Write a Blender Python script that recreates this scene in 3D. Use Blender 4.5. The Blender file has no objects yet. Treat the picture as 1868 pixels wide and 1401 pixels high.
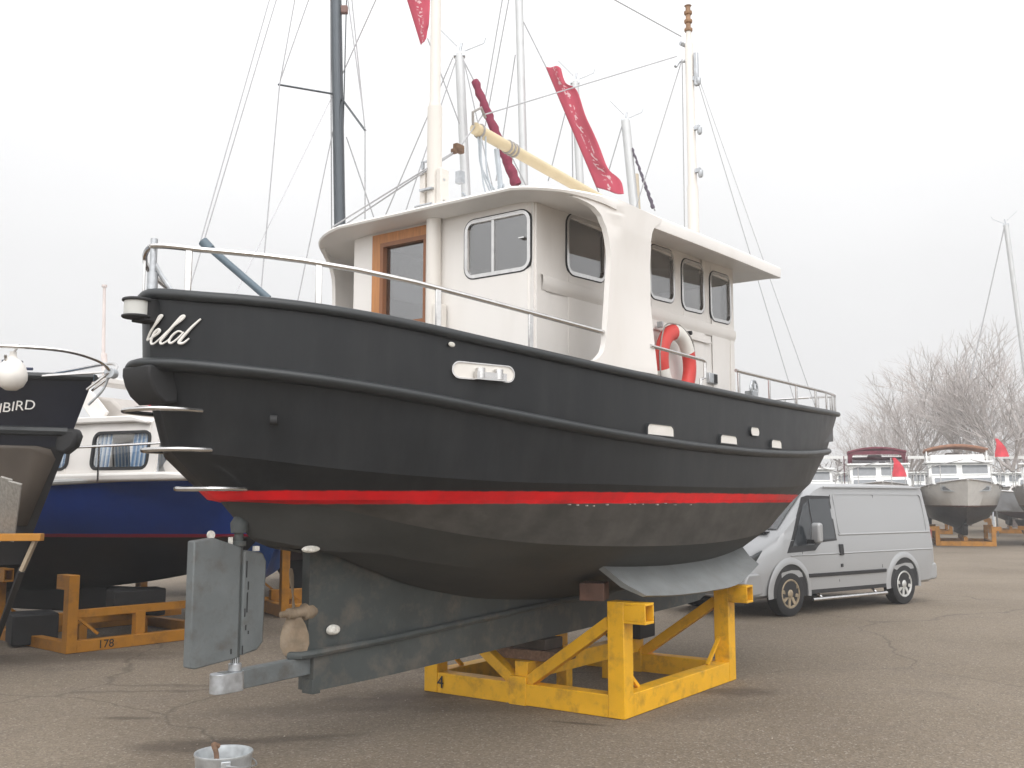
import bpy, bmesh, math, random
import numpy as np
from mathutils import Vector, Matrix
random.seed(7)
S = bpy.context.scene
COL = S.collection
R = math.radians

# ------------------------------------------------------------------ camera
F, CX, CY, EYE = 1800.0, 934.0, 700.5, 1.7          # focal length and centre in photo pixels, eye height
PITCH = math.atan((912 - CY) / F)
cd = bpy.data.cameras.new('camera')
cam = bpy.data.objects.new('camera', cd); COL.objects.link(cam)
cd.sensor_width = 36.0; cd.lens = F / 1868 * 36
cd.clip_start = 0.1; cd.clip_end = 3000
cam.location = (0, 0, EYE); cam.rotation_euler = (math.pi / 2 + PITCH, 0, 0)
S.camera = cam

# ------------------------------------------------------------------ world and sun
SUN_EL, SUN_AZ = R(50), R(168)                        # azimuth clockwise from +Y
w = bpy.data.worlds.new('World'); S.world = w; w.use_nodes = True
nt = w.node_tree; nt.nodes.clear()
out = nt.nodes.new('ShaderNodeOutputWorld'); bg = nt.nodes.new('ShaderNodeBackground')
sky = nt.nodes.new('ShaderNodeTexSky'); sky.sky_type = 'NISHITA'; sky.sun_disc = False
sky.sun_elevation = SUN_EL; sky.sun_rotation = SUN_AZ; sky.air_density = 1; sky.dust_density = 4
hs = nt.nodes.new('ShaderNodeHueSaturation'); hs.inputs['Saturation'].default_value = 0.12
tc = nt.nodes.new('ShaderNodeTexCoord'); sx = nt.nodes.new('ShaderNodeSeparateXYZ')
cr = nt.nodes.new('ShaderNodeValToRGB')               # overcast: brighter overhead than at the horizon
cr.color_ramp.elements[0].position = 0.0; cr.color_ramp.elements[0].color = (7.9, 7.85, 7.85, 1)
cr.color_ramp.elements[1].position = 1.0; cr.color_ramp.elements[1].color = (16, 16, 16.3, 1)
e = cr.color_ramp.elements.new(0.22); e.color = (8.5, 8.5, 8.52, 1)
e = cr.color_ramp.elements.new(0.5); e.color = (11.8, 11.8, 11.9, 1)
nz = nt.nodes.new('ShaderNodeTexNoise'); nz.inputs['Scale'].default_value = 2.2; nz.inputs['Detail'].default_value = 3
mr = nt.nodes.new('ShaderNodeMapRange'); mr.inputs[1].default_value = .3; mr.inputs[2].default_value = .7; mr.inputs[3].default_value = .95; mr.inputs[4].default_value = 1.05
mx = nt.nodes.new('ShaderNodeMixRGB'); mx.inputs[0].default_value = 0.85
ml = nt.nodes.new('ShaderNodeMixRGB'); ml.blend_type = 'MULTIPLY'; ml.inputs[0].default_value = 1
L = nt.links.new
L(tc.outputs['Generated'], sx.inputs[0]); L(sx.outputs[2], cr.inputs[0])
L(tc.outputs['Generated'], nz.inputs['Vector']); L(nz.outputs[0], mr.inputs[0])
L(sky.outputs[0], hs.inputs['Color']); L(hs.outputs[0], mx.inputs[1]); L(cr.outputs[0], mx.inputs[2])
mb2 = nt.nodes.new('ShaderNodeMapRange')                # sky brightened behind the camera, on the sun's side, to lift faces turned there
mb2.interpolation_type = 'SMOOTHSTEP'; mb2.inputs[1].default_value = .15; mb2.inputs[2].default_value = -.9; mb2.inputs[3].default_value = 1.0; mb2.inputs[4].default_value = 1.95
ml2 = nt.nodes.new('ShaderNodeMixRGB'); ml2.blend_type = 'MULTIPLY'; ml2.inputs[0].default_value = 1
L(sx.outputs[1], mb2.inputs[0]); L(ml.outputs[0], ml2.inputs[1]); L(mb2.outputs[0], ml2.inputs[2])
L(mx.outputs[0], ml.inputs[1]); L(mr.outputs[0], ml.inputs[2]); L(ml2.outputs[0], bg.inputs[0])
bg.inputs[1].default_value = 0.1
L(bg.outputs[0], out.inputs[0])
sd = bpy.data.lights.new('sun', 'SUN'); sd.energy = 0.5; sd.angle = R(40); sd.color = (1, .96, .9)
so = bpy.data.objects.new('sun', sd); COL.objects.link(so)
d = Vector((math.sin(SUN_AZ) * math.cos(SUN_EL), math.cos(SUN_AZ) * math.cos(SUN_EL), math.sin(SUN_EL)))
so.rotation_euler = d.to_track_quat('Z', 'Y').to_euler()
S.view_settings.view_transform = 'Standard'; S.view_settings.look = 'None'
S.view_settings.exposure = 0.3; S.view_settings.gamma = 1.0
S.cycles.max_bounces = 8; S.cycles.transparent_max_bounces = 16

# ------------------------------------------------------------------ helpers
def at(px, py, Y):                                    # photo pixel and distance -> world point
    cp, sp_ = math.cos(PITCH), math.sin(PITCH)
    a, b = (px - CX) / F, (CY - py) / F
    v = Vector((a, cp - b * sp_, sp_ + b * cp)); v *= Y / v.y
    return Vector((v.x, v.y, v.z + EYE))

class MB:
    def __init__(s): s.v = []; s.f = []
    def add(s, vs, fs):
        o = len(s.v); s.v += [tuple(p) for p in vs]; s.f += [tuple(o + i for i in f) for f in fs]; return s
    def box(s, c, sz, rot=None):
        x, y, z = sz[0] / 2, sz[1] / 2, sz[2] / 2
        vs = [Vector((a, b, c_)) for a in (-x, x) for b in (-y, y) for c_ in (-z, z)]
        if rot is not None: vs = [rot @ p for p in vs]
        vs = [p + Vector(c) for p in vs]
        return s.add(vs, [(0, 1, 3, 2), (4, 6, 7, 5), (0, 4, 5, 1), (2, 3, 7, 6), (0, 2, 6, 4), (1, 5, 7, 3)])
    def beam(s, p0, p1, w_, h_, up=(0, 0, 1)):        # square bar, w_ sideways, h_ along up
        p0, p1 = Vector(p0), Vector(p1); t = (p1 - p0).normalized(); u = Vector(up)
        sd_ = t.cross(u).normalized(); u2 = sd_.cross(t).normalized()
        q = [sd_ * (a * w_ / 2) + u2 * (b * h_ / 2) for a, b in ((-1, -1), (1, -1), (1, 1), (-1, 1))]
        vs = [p0 + k for k in q] + [p1 + k for k in q]
        return s.add(vs, [(3, 2, 1, 0), (4, 5, 6, 7), (0, 1, 5, 4), (1, 2, 6, 5), (2, 3, 7, 6), (3, 0, 4, 7)])
    def tube(s, pts, r, n=8, closed=False, flat=None):
        pts = [Vector(p) for p in pts]; k = len(pts)
        rs = r if isinstance(r, (list, tuple)) else [r] * k
        prev = None; vs = []
        for i, p in enumerate(pts):
            if closed: t = pts[(i + 1) % k] - pts[i - 1]
            else: t = pts[min(i + 1, k - 1)] - pts[max(i - 1, 0)]
            t = t.normalized() if t.length > 1e-9 else Vector((0, 0, 1))
            if prev is None:
                a = Vector((0, 0, 1)) if abs(t.z) < .9 else Vector((1, 0, 0)); u = a - t * a.dot(t)
            else: u = prev - t * prev.dot(t)
            u.normalize(); prev = u; b = t.cross(u)
            for j in range(n):
                an = 2 * math.pi * j / n
                vs.append(p + (u * math.cos(an) + b * math.sin(an)) * rs[i])
        fs = []
        for i in range(k if closed else k - 1):
            i2 = (i + 1) % k
            for j in range(n):
                j2 = (j + 1) % n; fs.append((i * n + j, i * n + j2, i2 * n + j2, i2 * n + j))
        if not closed: fs += [tuple(range(n))[::-1], tuple((k - 1) * n + j for j in range(n))]
        return s.add(vs, fs)
    def lathe(s, prof, c=(0, 0, 0), n=24, axis='Z'):   # prof: (radius, height)
        vs = []; c = Vector(c)
        for r, h in prof:
            for j in range(n):
                a = 2 * math.pi * j / n; x, y = r * math.cos(a), r * math.sin(a)
                vs.append(c + (Vector((x, y, h)) if axis == 'Z' else Vector((x, h, y)) if axis == 'Y' else Vector((h, x, y))))
        fs = [(i * n + j, i * n + (j + 1) % n, (i + 1) * n + (j + 1) % n, (i + 1) * n + j) for i in range(len(prof) - 1) for j in range(n)]
        if prof[0][0] > 1e-6: fs.append(tuple(range(n))[::-1])
        if prof[-1][0] > 1e-6: fs.append(tuple((len(prof) - 1) * n + j for j in range(n)))
        return s.add(vs, fs)
    def prism(s, poly, fn, t0, t1):                   # poly 2D -> fn(a, b, t) 3D
        n = len(poly)
        vs = [fn(a, b, t0) for a, b in poly] + [fn(a, b, t1) for a, b in poly]
        return s.add(vs, [tuple(range(n))[::-1], tuple(range(n, 2 * n))] + [(i, (i + 1) % n, n + (i + 1) % n, n + i) for i in range(n)])
    def ring(s, outer, inner, fn, t0, t1):            # frame between two outlines with equal point counts
        n = len(outer)
        vs = [fn(a, b, t0) for a, b in outer] + [fn(a, b, t0) for a, b in inner] + [fn(a, b, t1) for a, b in outer] + [fn(a, b, t1) for a, b in inner]
        fs = []
        for i in range(n):
            j = (i + 1) % n
            fs += [(i, j, n + j, n + i), (2 * n + i, 3 * n + i, 3 * n + j, 2 * n + j), (i, 2 * n + i, 2 * n + j, j), (n + i, n + j, 3 * n + j, 3 * n + i)]
        return s.add(vs, fs)
    def grid(s, rows, closed=False):
        n = len(rows[0]); vs = [p for r_ in rows for p in r_]
        fs = [(i * n + j, i * n + (j + 1) % n, (i + 1) * n + (j + 1) % n, (i + 1) * n + j) for i in range(len(rows) - 1) for j in range(n if closed else n - 1)]
        return s.add(vs, fs)
    def build(s, name, mat, parent=None, smooth=40, bevel=0, merge=True, split=False):
        if split:
            pr = list(range(len(s.v)))
            def fd(a):
                while pr[a] != a: pr[a] = pr[pr[a]]; a = pr[a]
                return a
            for f in s.f:
                for k in f[1:]: pr[fd(k)] = fd(f[0])
            gr = {}
            for f in s.f: gr.setdefault(fd(f[0]), []).append(f)
            o = None
            for fs in gr.values():
                ids = sorted({k for f in fs for k in f}); mp = {k: i for i, k in enumerate(ids)}
                o = MB().add([s.v[k] for k in ids], [[mp[k] for k in f] for f in fs]).build(name, mat, parent, smooth, bevel, merge)
            return o
        me = bpy.data.meshes.new(name); me.from_pydata(s.v, [], s.f)
        bm = bmesh.new(); bm.from_mesh(me)
        if merge: bmesh.ops.remove_doubles(bm, verts=bm.verts, dist=1e-5)
        bmesh.ops.recalc_face_normals(bm, faces=bm.faces); bm.to_mesh(me); bm.free()
        if smooth:
            for p in me.polygons: p.use_smooth = True
            me.set_sharp_from_angle(angle=R(smooth))
        o = bpy.data.objects.new(name, me); COL.objects.link(o)
        if mat: me.materials.append(mat)
        if parent: o.parent = parent
        if bevel:
            b = o.modifiers.new('bevel', 'BEVEL'); b.width = bevel; b.segments = 2; b.limit_method = 'ANGLE'; b.angle_limit = R(50)
        return o

def empty(name, loc=(0, 0, 0), rz=0, label=None, cat=None, group=None):
    o = bpy.data.objects.new(name, None); COL.objects.link(o); o.location = loc; o.rotation_euler = (0, 0, rz)
    return tag(o, label, cat, group)
def tag(o, label=None, cat=None, group=None, kind=None):
    if label: o['label'] = label
    if cat: o['category'] = cat
    if group: o['group'] = group
    if kind: o['kind'] = kind
    return o
def rrect(x0, x1, y0, y1, r, n=5):
    o = []
    for cx, cy, a0 in ((x1 - r, y1 - r, 0), (x0 + r, y1 - r, 90), (x0 + r, y0 + r, 180), (x1 - r, y0 + r, 270)):
        for i in range(n + 1):
            a = R(a0 + 90 * i / n); o.append((cx + r * math.cos(a), cy + r * math.sin(a)))
    return o
def spline(pts, xs):                                   # monotone-ish Hermite through (x, y) points
    X = np.array([p[0] for p in pts], float); Y = np.array([p[1] for p in pts], float)
    d_ = np.gradient(Y, X); xs = np.clip(np.atleast_1d(xs), X[0], X[-1])
    i = np.clip(np.searchsorted(X, xs) - 1, 0, len(X) - 2); h = X[i + 1] - X[i]; t = (xs - X[i]) / h
    return (2*t**3-3*t**2+1)*Y[i] + (t**3-2*t**2+t)*h*d_[i] + (-2*t**3+3*t**2)*Y[i+1] + (t**3-t**2)*h*d_[i+1]
def catmull(pts, n=8):
    pts = [Vector(p) for p in pts]; o = []
    for i in range(len(pts) - 1):
        p0 = pts[max(i - 1, 0)]; p1 = pts[i]; p2 = pts[i + 1]; p3 = pts[min(i + 2, len(pts) - 1)]
        for k in range(n):
            t = k / n
            o.append(.5 * ((2 * p1) + (p2 - p0) * t + (2 * p0 - 5 * p1 + 4 * p2 - p3) * t * t + (3 * p1 - p0 - 3 * p2 + p3) * t ** 3))
    return o + [pts[-1]]

# ------------------------------------------------------------------ materials
def M(name, col, rough=.5, metal=0., var=.08, scale=6., bump=0., bscale=80., spec=.5, stretch=(1, 1, 1), dirt=None, dirt_amt=.0, dscale=3.):
    m = bpy.data.materials.new(name); m.use_nodes = True; n = m.node_tree.nodes; l = m.node_tree.links.new
    p = n['Principled BSDF']; p.inputs['Metallic'].default_value = metal; p.inputs['Specular IOR Level'].default_value = spec
    c = n.new('ShaderNodeTexCoord'); mp = n.new('ShaderNodeMapping'); mp.inputs['Scale'].default_value = stretch
    l(c.outputs['Object'], mp.inputs[0])
    no = n.new('ShaderNodeTexNoise'); no.inputs['Scale'].default_value = scale; no.inputs['Detail'].default_value = 6; l(mp.outputs[0], no.inputs['Vector'])
    r_ = n.new('ShaderNodeMapRange'); r_.inputs[1].default_value = .3; r_.inputs[2].default_value = .7; r_.inputs[3].default_value = 1 - var; r_.inputs[4].default_value = 1 + var; l(no.outputs[0], r_.inputs[0])
    mu = n.new('ShaderNodeMixRGB'); mu.blend_type = 'MULTIPLY'; mu.inputs[0].default_value = 1; mu.inputs[1].default_value = (*col, 1); l(r_.outputs[0], mu.inputs[2])
    res = mu.outputs[0]
    if dirt:
        n2 = n.new('ShaderNodeTexNoise'); n2.inputs['Scale'].default_value = dscale; n2.inputs['Detail'].default_value = 8; n2.inputs['Roughness'].default_value = .65; l(mp.outputs[0], n2.inputs['Vector'])
        r2 = n.new('ShaderNodeMapRange'); r2.inputs[1].default_value = .5; r2.inputs[2].default_value = .72; r2.inputs[3].default_value = 0; r2.inputs[4].default_value = dirt_amt; l(n2.outputs[0], r2.inputs[0])
        m2 = n.new('ShaderNodeMixRGB'); m2.inputs[2].default_value = (*dirt, 1); l(r2.outputs[0], m2.inputs[0]); l(res, m2.inputs[1]); res = m2.outputs[0]
    l(res, p.inputs['Base Color'])
    rr = n.new('ShaderNodeMapRange'); rr.inputs[3].default_value = max(rough - .07, .02); rr.inputs[4].default_value = min(rough + .1, 1); l(no.outputs[0], rr.inputs[0]); l(rr.outputs[0], p.inputs['Roughness'])
    if bump:
        n3 = n.new('ShaderNodeTexNoise'); n3.inputs['Scale'].default_value = bscale; n3.inputs['Detail'].default_value = 4; l(mp.outputs[0], n3.inputs['Vector'])
        b = n.new('ShaderNodeBump'); b.inputs['Strength'].default_value = bump; b.inputs['Distance'].default_value = .01; l(n3.outputs[0], b.inputs['Height']); l(b.outputs[0], p.inputs['Normal'])
    return m

def banded(name, bands, rough=.4, wobble=.006, dirt=None, dirt_amt=.3, spec=.5, noise=.1, streak=(1, 1, .12), boost=None):
    """paint in bands by height (object z): bands = [(z_top, colour), ...] from the bottom up, last z_top ignored"""
    m = M(name, (1, 1, 1), rough=rough, var=noise, scale=5, spec=spec, bump=.04, bscale=25)
    n = m.node_tree.nodes; l = m.node_tree.links.new; p = n['Principled BSDF']
    mu = [x for x in n if x.type == 'MIX_RGB'][0]
    c = n.new('ShaderNodeTexCoord'); sx_ = n.new('ShaderNodeSeparateXYZ'); l(c.outputs['Object'], sx_.inputs[0])
    no = n.new('ShaderNodeTexNoise'); no.inputs['Scale'].default_value = 9; no.inputs['Detail'].default_value = 5; l(c.outputs['Object'], no.inputs['Vector'])
    ma = n.new('ShaderNodeMath'); ma.operation = 'MULTIPLY_ADD'; ma.inputs[1].default_value = wobble * 4; l(no.outputs[0], ma.inputs[0])
    sb = n.new('ShaderNodeMath'); sb.operation = 'SUBTRACT'; sb.inputs[1].default_value = wobble * 2; l(sx_.outputs[2], sb.inputs[0]); l(sb.outputs[0], ma.inputs[2])
    col = None
    for i, (zt, cc) in enumerate(bands):
        if i == 0:
            rgb = n.new('ShaderNodeRGB'); rgb.outputs[0].default_value = (*cc, 1); col = rgb.outputs[0]
        else:
            g = n.new('ShaderNodeMapRange'); z0 = bands[i - 1][0]; g.inputs[1].default_value = z0 - .004; g.inputs[2].default_value = z0 + .004; l(ma.outputs[0], g.inputs[0])
            mm = n.new('ShaderNodeMixRGB'); mm.inputs[2].default_value = (*cc, 1); l(g.outputs[0], mm.inputs[0]); l(col, mm.inputs[1]); col = mm.outputs[0]
    if dirt:
        mp = n.new('ShaderNodeMapping'); mp.inputs['Scale'].default_value = streak; l(c.outputs['Object'], mp.inputs[0])
        n2 = n.new('ShaderNodeTexNoise'); n2.inputs['Scale'].default_value = 5; n2.inputs['Detail'].default_value = 8; n2.inputs['Roughness'].default_value = .7; l(mp.outputs[0], n2.inputs['Vector'])
        r2 = n.new('ShaderNodeMapRange'); r2.inputs[1].default_value = .42; r2.inputs[2].default_value = .75; r2.inputs[4].default_value = dirt_amt; l(n2.outputs[0], r2.inputs[0])
        m2 = n.new('ShaderNodeMixRGB'); m2.inputs[2].default_value = (*dirt, 1); l(r2.outputs[0], m2.inputs[0]); l(col, m2.inputs[1]); col = m2.outputs[0]
    l(col, mu.inputs[1])
    return m

def glass(name, tint=(.5, .52, .53), refl=.10):
    m = bpy.data.materials.new(name); m.use_nodes = True; n = m.node_tree.nodes; l = m.node_tree.links.new
    n.remove(n['Principled BSDF']); o = n['Material Output']
    t = n.new('ShaderNodeBsdfTransparent'); t.inputs[0].default_value = (*tint, 1)
    g = n.new('ShaderNodeBsdfGlossy'); g.inputs['Roughness'].default_value = .02
    f0 = n.new('ShaderNodeLayerWeight'); f = n.new('ShaderNodeMath'); f.operation = 'POWER'; f.inputs[1].default_value = 4.5; l(f0.outputs['Facing'], f.inputs[0])
    a = n.new('ShaderNodeMath'); a.operation = 'MULTIPLY_ADD'; a.inputs[1].default_value = .85; a.inputs[2].default_value = refl * .6; a.use_clamp = True
    no = n.new('ShaderNodeTexNoise'); no.inputs['Scale'].default_value = 1.5
    b = n.new('ShaderNodeBump'); b.inputs['Strength'].default_value = .03; l(no.outputs[0], b.inputs['Height']); l(b.outputs[0], g.inputs['Normal'])
    x = n.new('ShaderNodeMixShader'); l(f.outputs[0], a.inputs[0]); l(a.outputs[0], x.inputs[0]); l(t.outputs[0], x.inputs[1]); l(g.outputs[0], x.inputs[2]); l(x.outputs[0], o.inputs[0])
    return m

white = M('white_paint', (.765, .735, .70), .38, var=.025, scale=2, dirt=(.55, .50, .43), dirt_amt=.18, dscale=2.5, stretch=(1, 1, .35))
cream = M('cream_paint', (.72, .68, .625), .4, var=.03, scale=4)
boomm = M('cream_spar', (.64, .53, .34), .45, var=.06, scale=5)
black_paint = M('charcoal_trim', (.024, .027, .029), .42, var=.12, scale=8)
steel = M('stainless', (.62, .61, .60), .22, 1, var=.08, scale=20)
galv = M('galvanised', (.50, .52, .54), .42, .8, var=.18, scale=22, bump=.1, bscale=60)
rope = M('rope_grey', (.33, .31, .29), .8, var=.15, scale=40)
wire = M('wire_grey', (.42, .42, .43), .5, .4)
keelp = M('grey_primer', (.055, .063, .062), .6, var=.15, scale=5, bump=.15, bscale=40, dirt=(.22, .17, .13), dirt_amt=.35, dscale=6)
rudp = M('rudder_paint', (.12, .133, .135), .55, var=.16, scale=5, bump=.2, bscale=40, dirt=(.075, .062, .048), dirt_amt=.6, dscale=9)
bkp = M('bilge_keel_paint', (.20, .21, .21), .5, var=.1, scale=6, bump=.1, dirt=(.13, .12, .10), dirt_amt=.35, dscale=5)
bronze = M('fouled_bronze', (.22, .165, .11), .75, var=.25, scale=14, bump=.3, bscale=50, dirt=(.30, .25, .19), dirt_amt=.6, dscale=10)
zinc = M('zinc', (.72, .70, .64), .8, var=.2, scale=60, bump=.6, bscale=90)
wood = M('varnished_wood', (.47, .20, .065), .35, var=.16, scale=7, stretch=(6, 6, .6), bump=.05)
oldwood = M('old_timber', (.16, .095, .06), .85, var=.3, scale=8, stretch=(1, 5, 5), bump=.3, bscale=30)
yellow = M('yellow_paint', (.76, .40, .009), .5, var=.10, scale=5, bump=.08, bscale=40, dirt=(.14, .075, .025), dirt_amt=.5, dscale=7)
orange = M('orange_paint', (.46, .195, .014), .55, var=.12, scale=5, bump=.08, bscale=40, dirt=(.10, .05, .02), dirt_amt=.55, dscale=4)
rubber = M('rubber', (.018, .018, .019), .7, var=.2, scale=12, bump=.1)
redplastic = M('red_buoy', (.62, .055, .045), .5, var=.08)
whiteplastic = M('white_buoy', (.78, .75, .70), .5, var=.05)
gl_cabin = glass('cabin_glass', (.62, .62, .62), .40)
gl_door = glass('door_glass_pane', (.5, .51, .52), .5)
gl_dark = glass('dark_glass', (.25, .27, .28), .12)
headl = M('headliner', (.34, .27, .22), .8, var=.1)
textw = M('white_lettering', (.80, .78, .74), .5, var=.03)
textk = M('black_lettering', (.02, .02, .02), .6)
red = M('red_paint', (.45, .02, .025), .5)

# ------------------------------------------------------------------ ground
def ground():
    m = bpy.data.materials.new('asphalt'); m.use_nodes = True; n = m.node_tree.nodes; l = m.node_tree.links.new; p = n['Principled BSDF']
    c = n.new('ShaderNodeTexCoord')
    def noise(sc, det, rough=.5):
        x = n.new('ShaderNodeTexNoise'); x.inputs['Scale'].default_value = sc; x.inputs['Detail'].default_value = det; x.inputs['Roughness'].default_value = rough; l(c.outputs['Object'], x.inputs['Vector']); return x.outputs[0]
    def mrange(v, a, b, c_, d_):
        x = n.new('ShaderNodeMapRange'); x.inputs[1].default_value = a; x.inputs[2].default_value = b; x.inputs[3].default_value = c_; x.inputs[4].default_value = d_; l(v, x.inputs[0]); return x.outputs[0]
    def mixc(f, a, b):
        x = n.new('ShaderNodeMixRGB'); l(f, x.inputs[0])
        for i, q in ((1, a), (2, b)):
            if isinstance(q, tuple): x.inputs[i].default_value = (*q, 1)
            else: l(q, x.inputs[i])
        return x.outputs[0]
    base = mixc(mrange(noise(.35, 6, .62), .38, .62, 0, 1), (.160, .128, .093), (.210, .172, .129))
    base = mixc(mrange(noise(1.4, 8, .7), .48, .72, 0, .55), base, (.125, .10, .08))
    v = n.new('ShaderNodeTexVoronoi'); v.inputs['Scale'].default_value = 75; l(c.outputs['Object'], v.inputs['Vector'])
    sc_ = n.new('ShaderNodeSeparateXYZ'); l(v.outputs['Color'], sc_.inputs[0])
    chip = mrange(sc_.outputs[0], .0, 1., .62, 1.42)
    mu = n.new('ShaderNodeMixRGB'); mu.blend_type = 'MULTIPLY'; mu.inputs[0].default_value = .6; l(base, mu.inputs[1]); l(chip, mu.inputs[2]); base = mu.outputs[0]
    base = mixc(mrange(sc_.outputs[1], .93, .95, 0, .55), base, (.36, .32, .27))
    wetsum = None
    # stains with a shape of their own: (x, y, half length, half width, angle, strength)
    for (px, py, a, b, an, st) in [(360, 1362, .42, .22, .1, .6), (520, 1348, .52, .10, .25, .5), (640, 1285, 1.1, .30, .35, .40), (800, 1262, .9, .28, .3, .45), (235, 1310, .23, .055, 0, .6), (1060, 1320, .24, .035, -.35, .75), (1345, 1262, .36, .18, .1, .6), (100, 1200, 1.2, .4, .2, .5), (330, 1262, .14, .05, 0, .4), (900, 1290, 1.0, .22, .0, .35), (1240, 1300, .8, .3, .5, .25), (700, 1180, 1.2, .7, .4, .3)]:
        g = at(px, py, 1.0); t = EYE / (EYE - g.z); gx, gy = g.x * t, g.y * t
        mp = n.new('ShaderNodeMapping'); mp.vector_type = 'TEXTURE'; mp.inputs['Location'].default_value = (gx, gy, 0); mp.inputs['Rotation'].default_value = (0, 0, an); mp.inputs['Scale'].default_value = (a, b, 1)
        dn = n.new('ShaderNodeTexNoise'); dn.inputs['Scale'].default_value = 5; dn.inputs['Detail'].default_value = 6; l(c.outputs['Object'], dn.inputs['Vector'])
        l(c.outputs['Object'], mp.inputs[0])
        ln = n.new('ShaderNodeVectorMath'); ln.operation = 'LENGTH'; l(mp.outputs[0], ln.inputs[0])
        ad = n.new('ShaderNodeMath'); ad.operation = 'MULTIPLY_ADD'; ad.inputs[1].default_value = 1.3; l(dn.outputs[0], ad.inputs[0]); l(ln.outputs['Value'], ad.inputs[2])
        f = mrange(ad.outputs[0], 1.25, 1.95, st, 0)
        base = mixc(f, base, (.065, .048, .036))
    # a few hairline cracks
    vv = n.new('ShaderNodeTexVoronoi'); vv.feature = 'DISTANCE_TO_EDGE'; vv.inputs['Scale'].default_value = .16; 
    wn = n.new('ShaderNodeTexNoise'); wn.inputs['Scale'].default_value = .8; wn.inputs['Detail'].default_value = 6; l(c.outputs['Object'], wn.inputs['Vector'])
    va = n.new('ShaderNodeVectorMath'); va.operation = 'MULTIPLY_ADD'; va.inputs[1].default_value = (1.2, 1.2, 0); l(wn.outputs['Color'], va.inputs[0]); l(c.outputs['Object'], va.inputs[2]); l(va.outputs[0], vv.inputs['Vector'])
    base = mixc(mrange(vv.outputs[0], .0, .0035, .55, 0), base, (.07, .055, .045))
    l(base, p.inputs['Base Color']); p.inputs['Roughness'].default_value = .85; p.inputs['Specular IOR Level'].default_value = .3
    b = n.new('ShaderNodeBump'); b.inputs['Strength'].default_value = .45; b.inputs['Distance'].default_value = .006; l(v.outputs['Distance'], b.inputs['Height']); l(b.outputs[0], p.inputs['Normal'])
    g = MB(); g.add([(-600, -100, 0), (600, -100, 0), (600, 900, 0), (-600, 900, 0)], [(0, 1, 2, 3)])
    tag(g.build('ground', m, smooth=0), kind='structure')
ground()

# ------------------------------------------------------------------ the black motor cutter (local x forward, y to port, z up)
def P(s, r, z): return (s, -r, z)                      # s along the keel, r to starboard
def plan(s, B, s0, s1, sa=3.4, sf=5.0, pa=2.3, ea=.5, pf=3.0):
    s = np.asarray(s, float); o = np.full_like(s, B)
    u = np.clip((sa - s) / (sa - s0), 0, 1); o = np.where(s < sa, B * np.clip(1 - u ** pa, 0, 1) ** ea, o)
    v = np.clip((s - sf) / (s1 - sf), 0, 1); return np.where(s > sf, B * (1 - v ** pf), o)
ZS = [(.03, 2.872), (.13, 2.851), (.35, 2.832), (.67, 2.807), (1.02, 2.773), (1.74, 2.694), (2.74, 2.628), (3.46, 2.611), (4.45, 2.612), (5.7, 2.62), (7.2, 2.655), (8.9, 2.745), (11.2, 2.98)]
ZK = [(-.1, 2.51), (.09, 2.49), (.27, 2.467), (.49, 2.444), (1.04, 2.38), (1.75, 2.293), (2.75, 2.206), (3.46, 2.176), (4.4, 2.162), (5.6, 2.168), (6.4, 2.19), (8.0, 2.275), (10.8, 2.46)]
LINES = [ # s0, s1, B, sa, pa, ea, pf, z points
    (.035, 11.2, 1.47, 3.8, 2.1, .65, 3.0, ZS),
    (.06, 10.75, 1.46, 3.8, 2.1, .65, 2.75, [(a, b - .035) for a, b in ZK]),
    (.22, 10.1, 1.435, 3.9, 2.0, .65, 2.5, [(.2, 1.98), (.9, 1.88), (1.6, 1.83), (3, 1.81), (6, 1.82), (10.1, 1.98)]),
    (.546, 9.6, 1.385, 4.0, 2.0, .65, 2.2, [(0, 1.70), (9.6, 1.70)]),
    (.612, 8.9, 1.25, 4.2, 1.9, .68, 2.2, [(.61, 1.69), (.76, 1.682), (1.05, 1.65), (1.5, 1.545), (1.94, 1.463), (2.44, 1.403), (3.05, 1.364), (3.85, 1.337), (5, 1.328), (5.8, 1.352), (7, 1.43), (8, 1.52), (8.9, 1.62)]),
    (.81, 8.5, .95, 4.7, 1.7, .75, 2.2, [(.81, 1.47), (1.24, 1.375), (1.58, 1.345), (1.78, 1.303), (2.18, 1.238), (2.64, 1.194), (3.29, 1.163), (4, 1.14), (5, 1.13), (6, 1.16), (7.2, 1.25), (8.5, 1.42)]),
    (.95, 8.2, .11, 1.6, 1.8, .6, 8.0, [(.95, 1.41), (1.4, 1.345), (1.64, 1.263), (2.2, 1.086), (2.55, 1.01), (2.93, .943), (3.5, .883), (4.1, .845), (5, .83), (6, .84), (7, .92), (8.2, 1.25)]),
]
def half_beam(i, s_):
    a, b_, B, sa, pa, ea, pf, zp = LINES[i]; return float(plan(np.array([s_]), B, a, b_, sa, 5.0, pa, ea, pf)[0])
def hull_line(i, n=72):
    s0, s1, B, sa, pa, ea, pf, zp = LINES[i]
    u = np.linspace(0, 1, n); s = s0 + (s1 - s0) * (1 - np.cos(np.pi * u)) / 2
    return s, plan(s, B, s0, s1, sa, 5.0, pa, ea, pf), spline(zp, s)
BOAT = empty('motor_cutter', (-2.098, 5.53, 0), math.atan2(.8115, .5843), 'big charcoal steel motor cutter with white wheelhouse and red waterline on yellow cradle', 'boat')
HULLM = banded('hull_paint', [(1.55, (.026, .0245, .022)), (1.675, (.046, .040, .034)), (1.755, (.80, .007, .012)), (9, (.013, .0145, .0165))], rough=.42, wobble=.004, dirt=(.075, .073, .070), dirt_amt=.16, spec=.32, noise=.12)
def dkx(x): return x + .08 * max(0, 1 - x / .6) - .36 * max(0, (x - 9.6) / 1.6)   # deck edge kept inside the plating at both ends
hs3 = [MB(), MB(), MB()]
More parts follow.
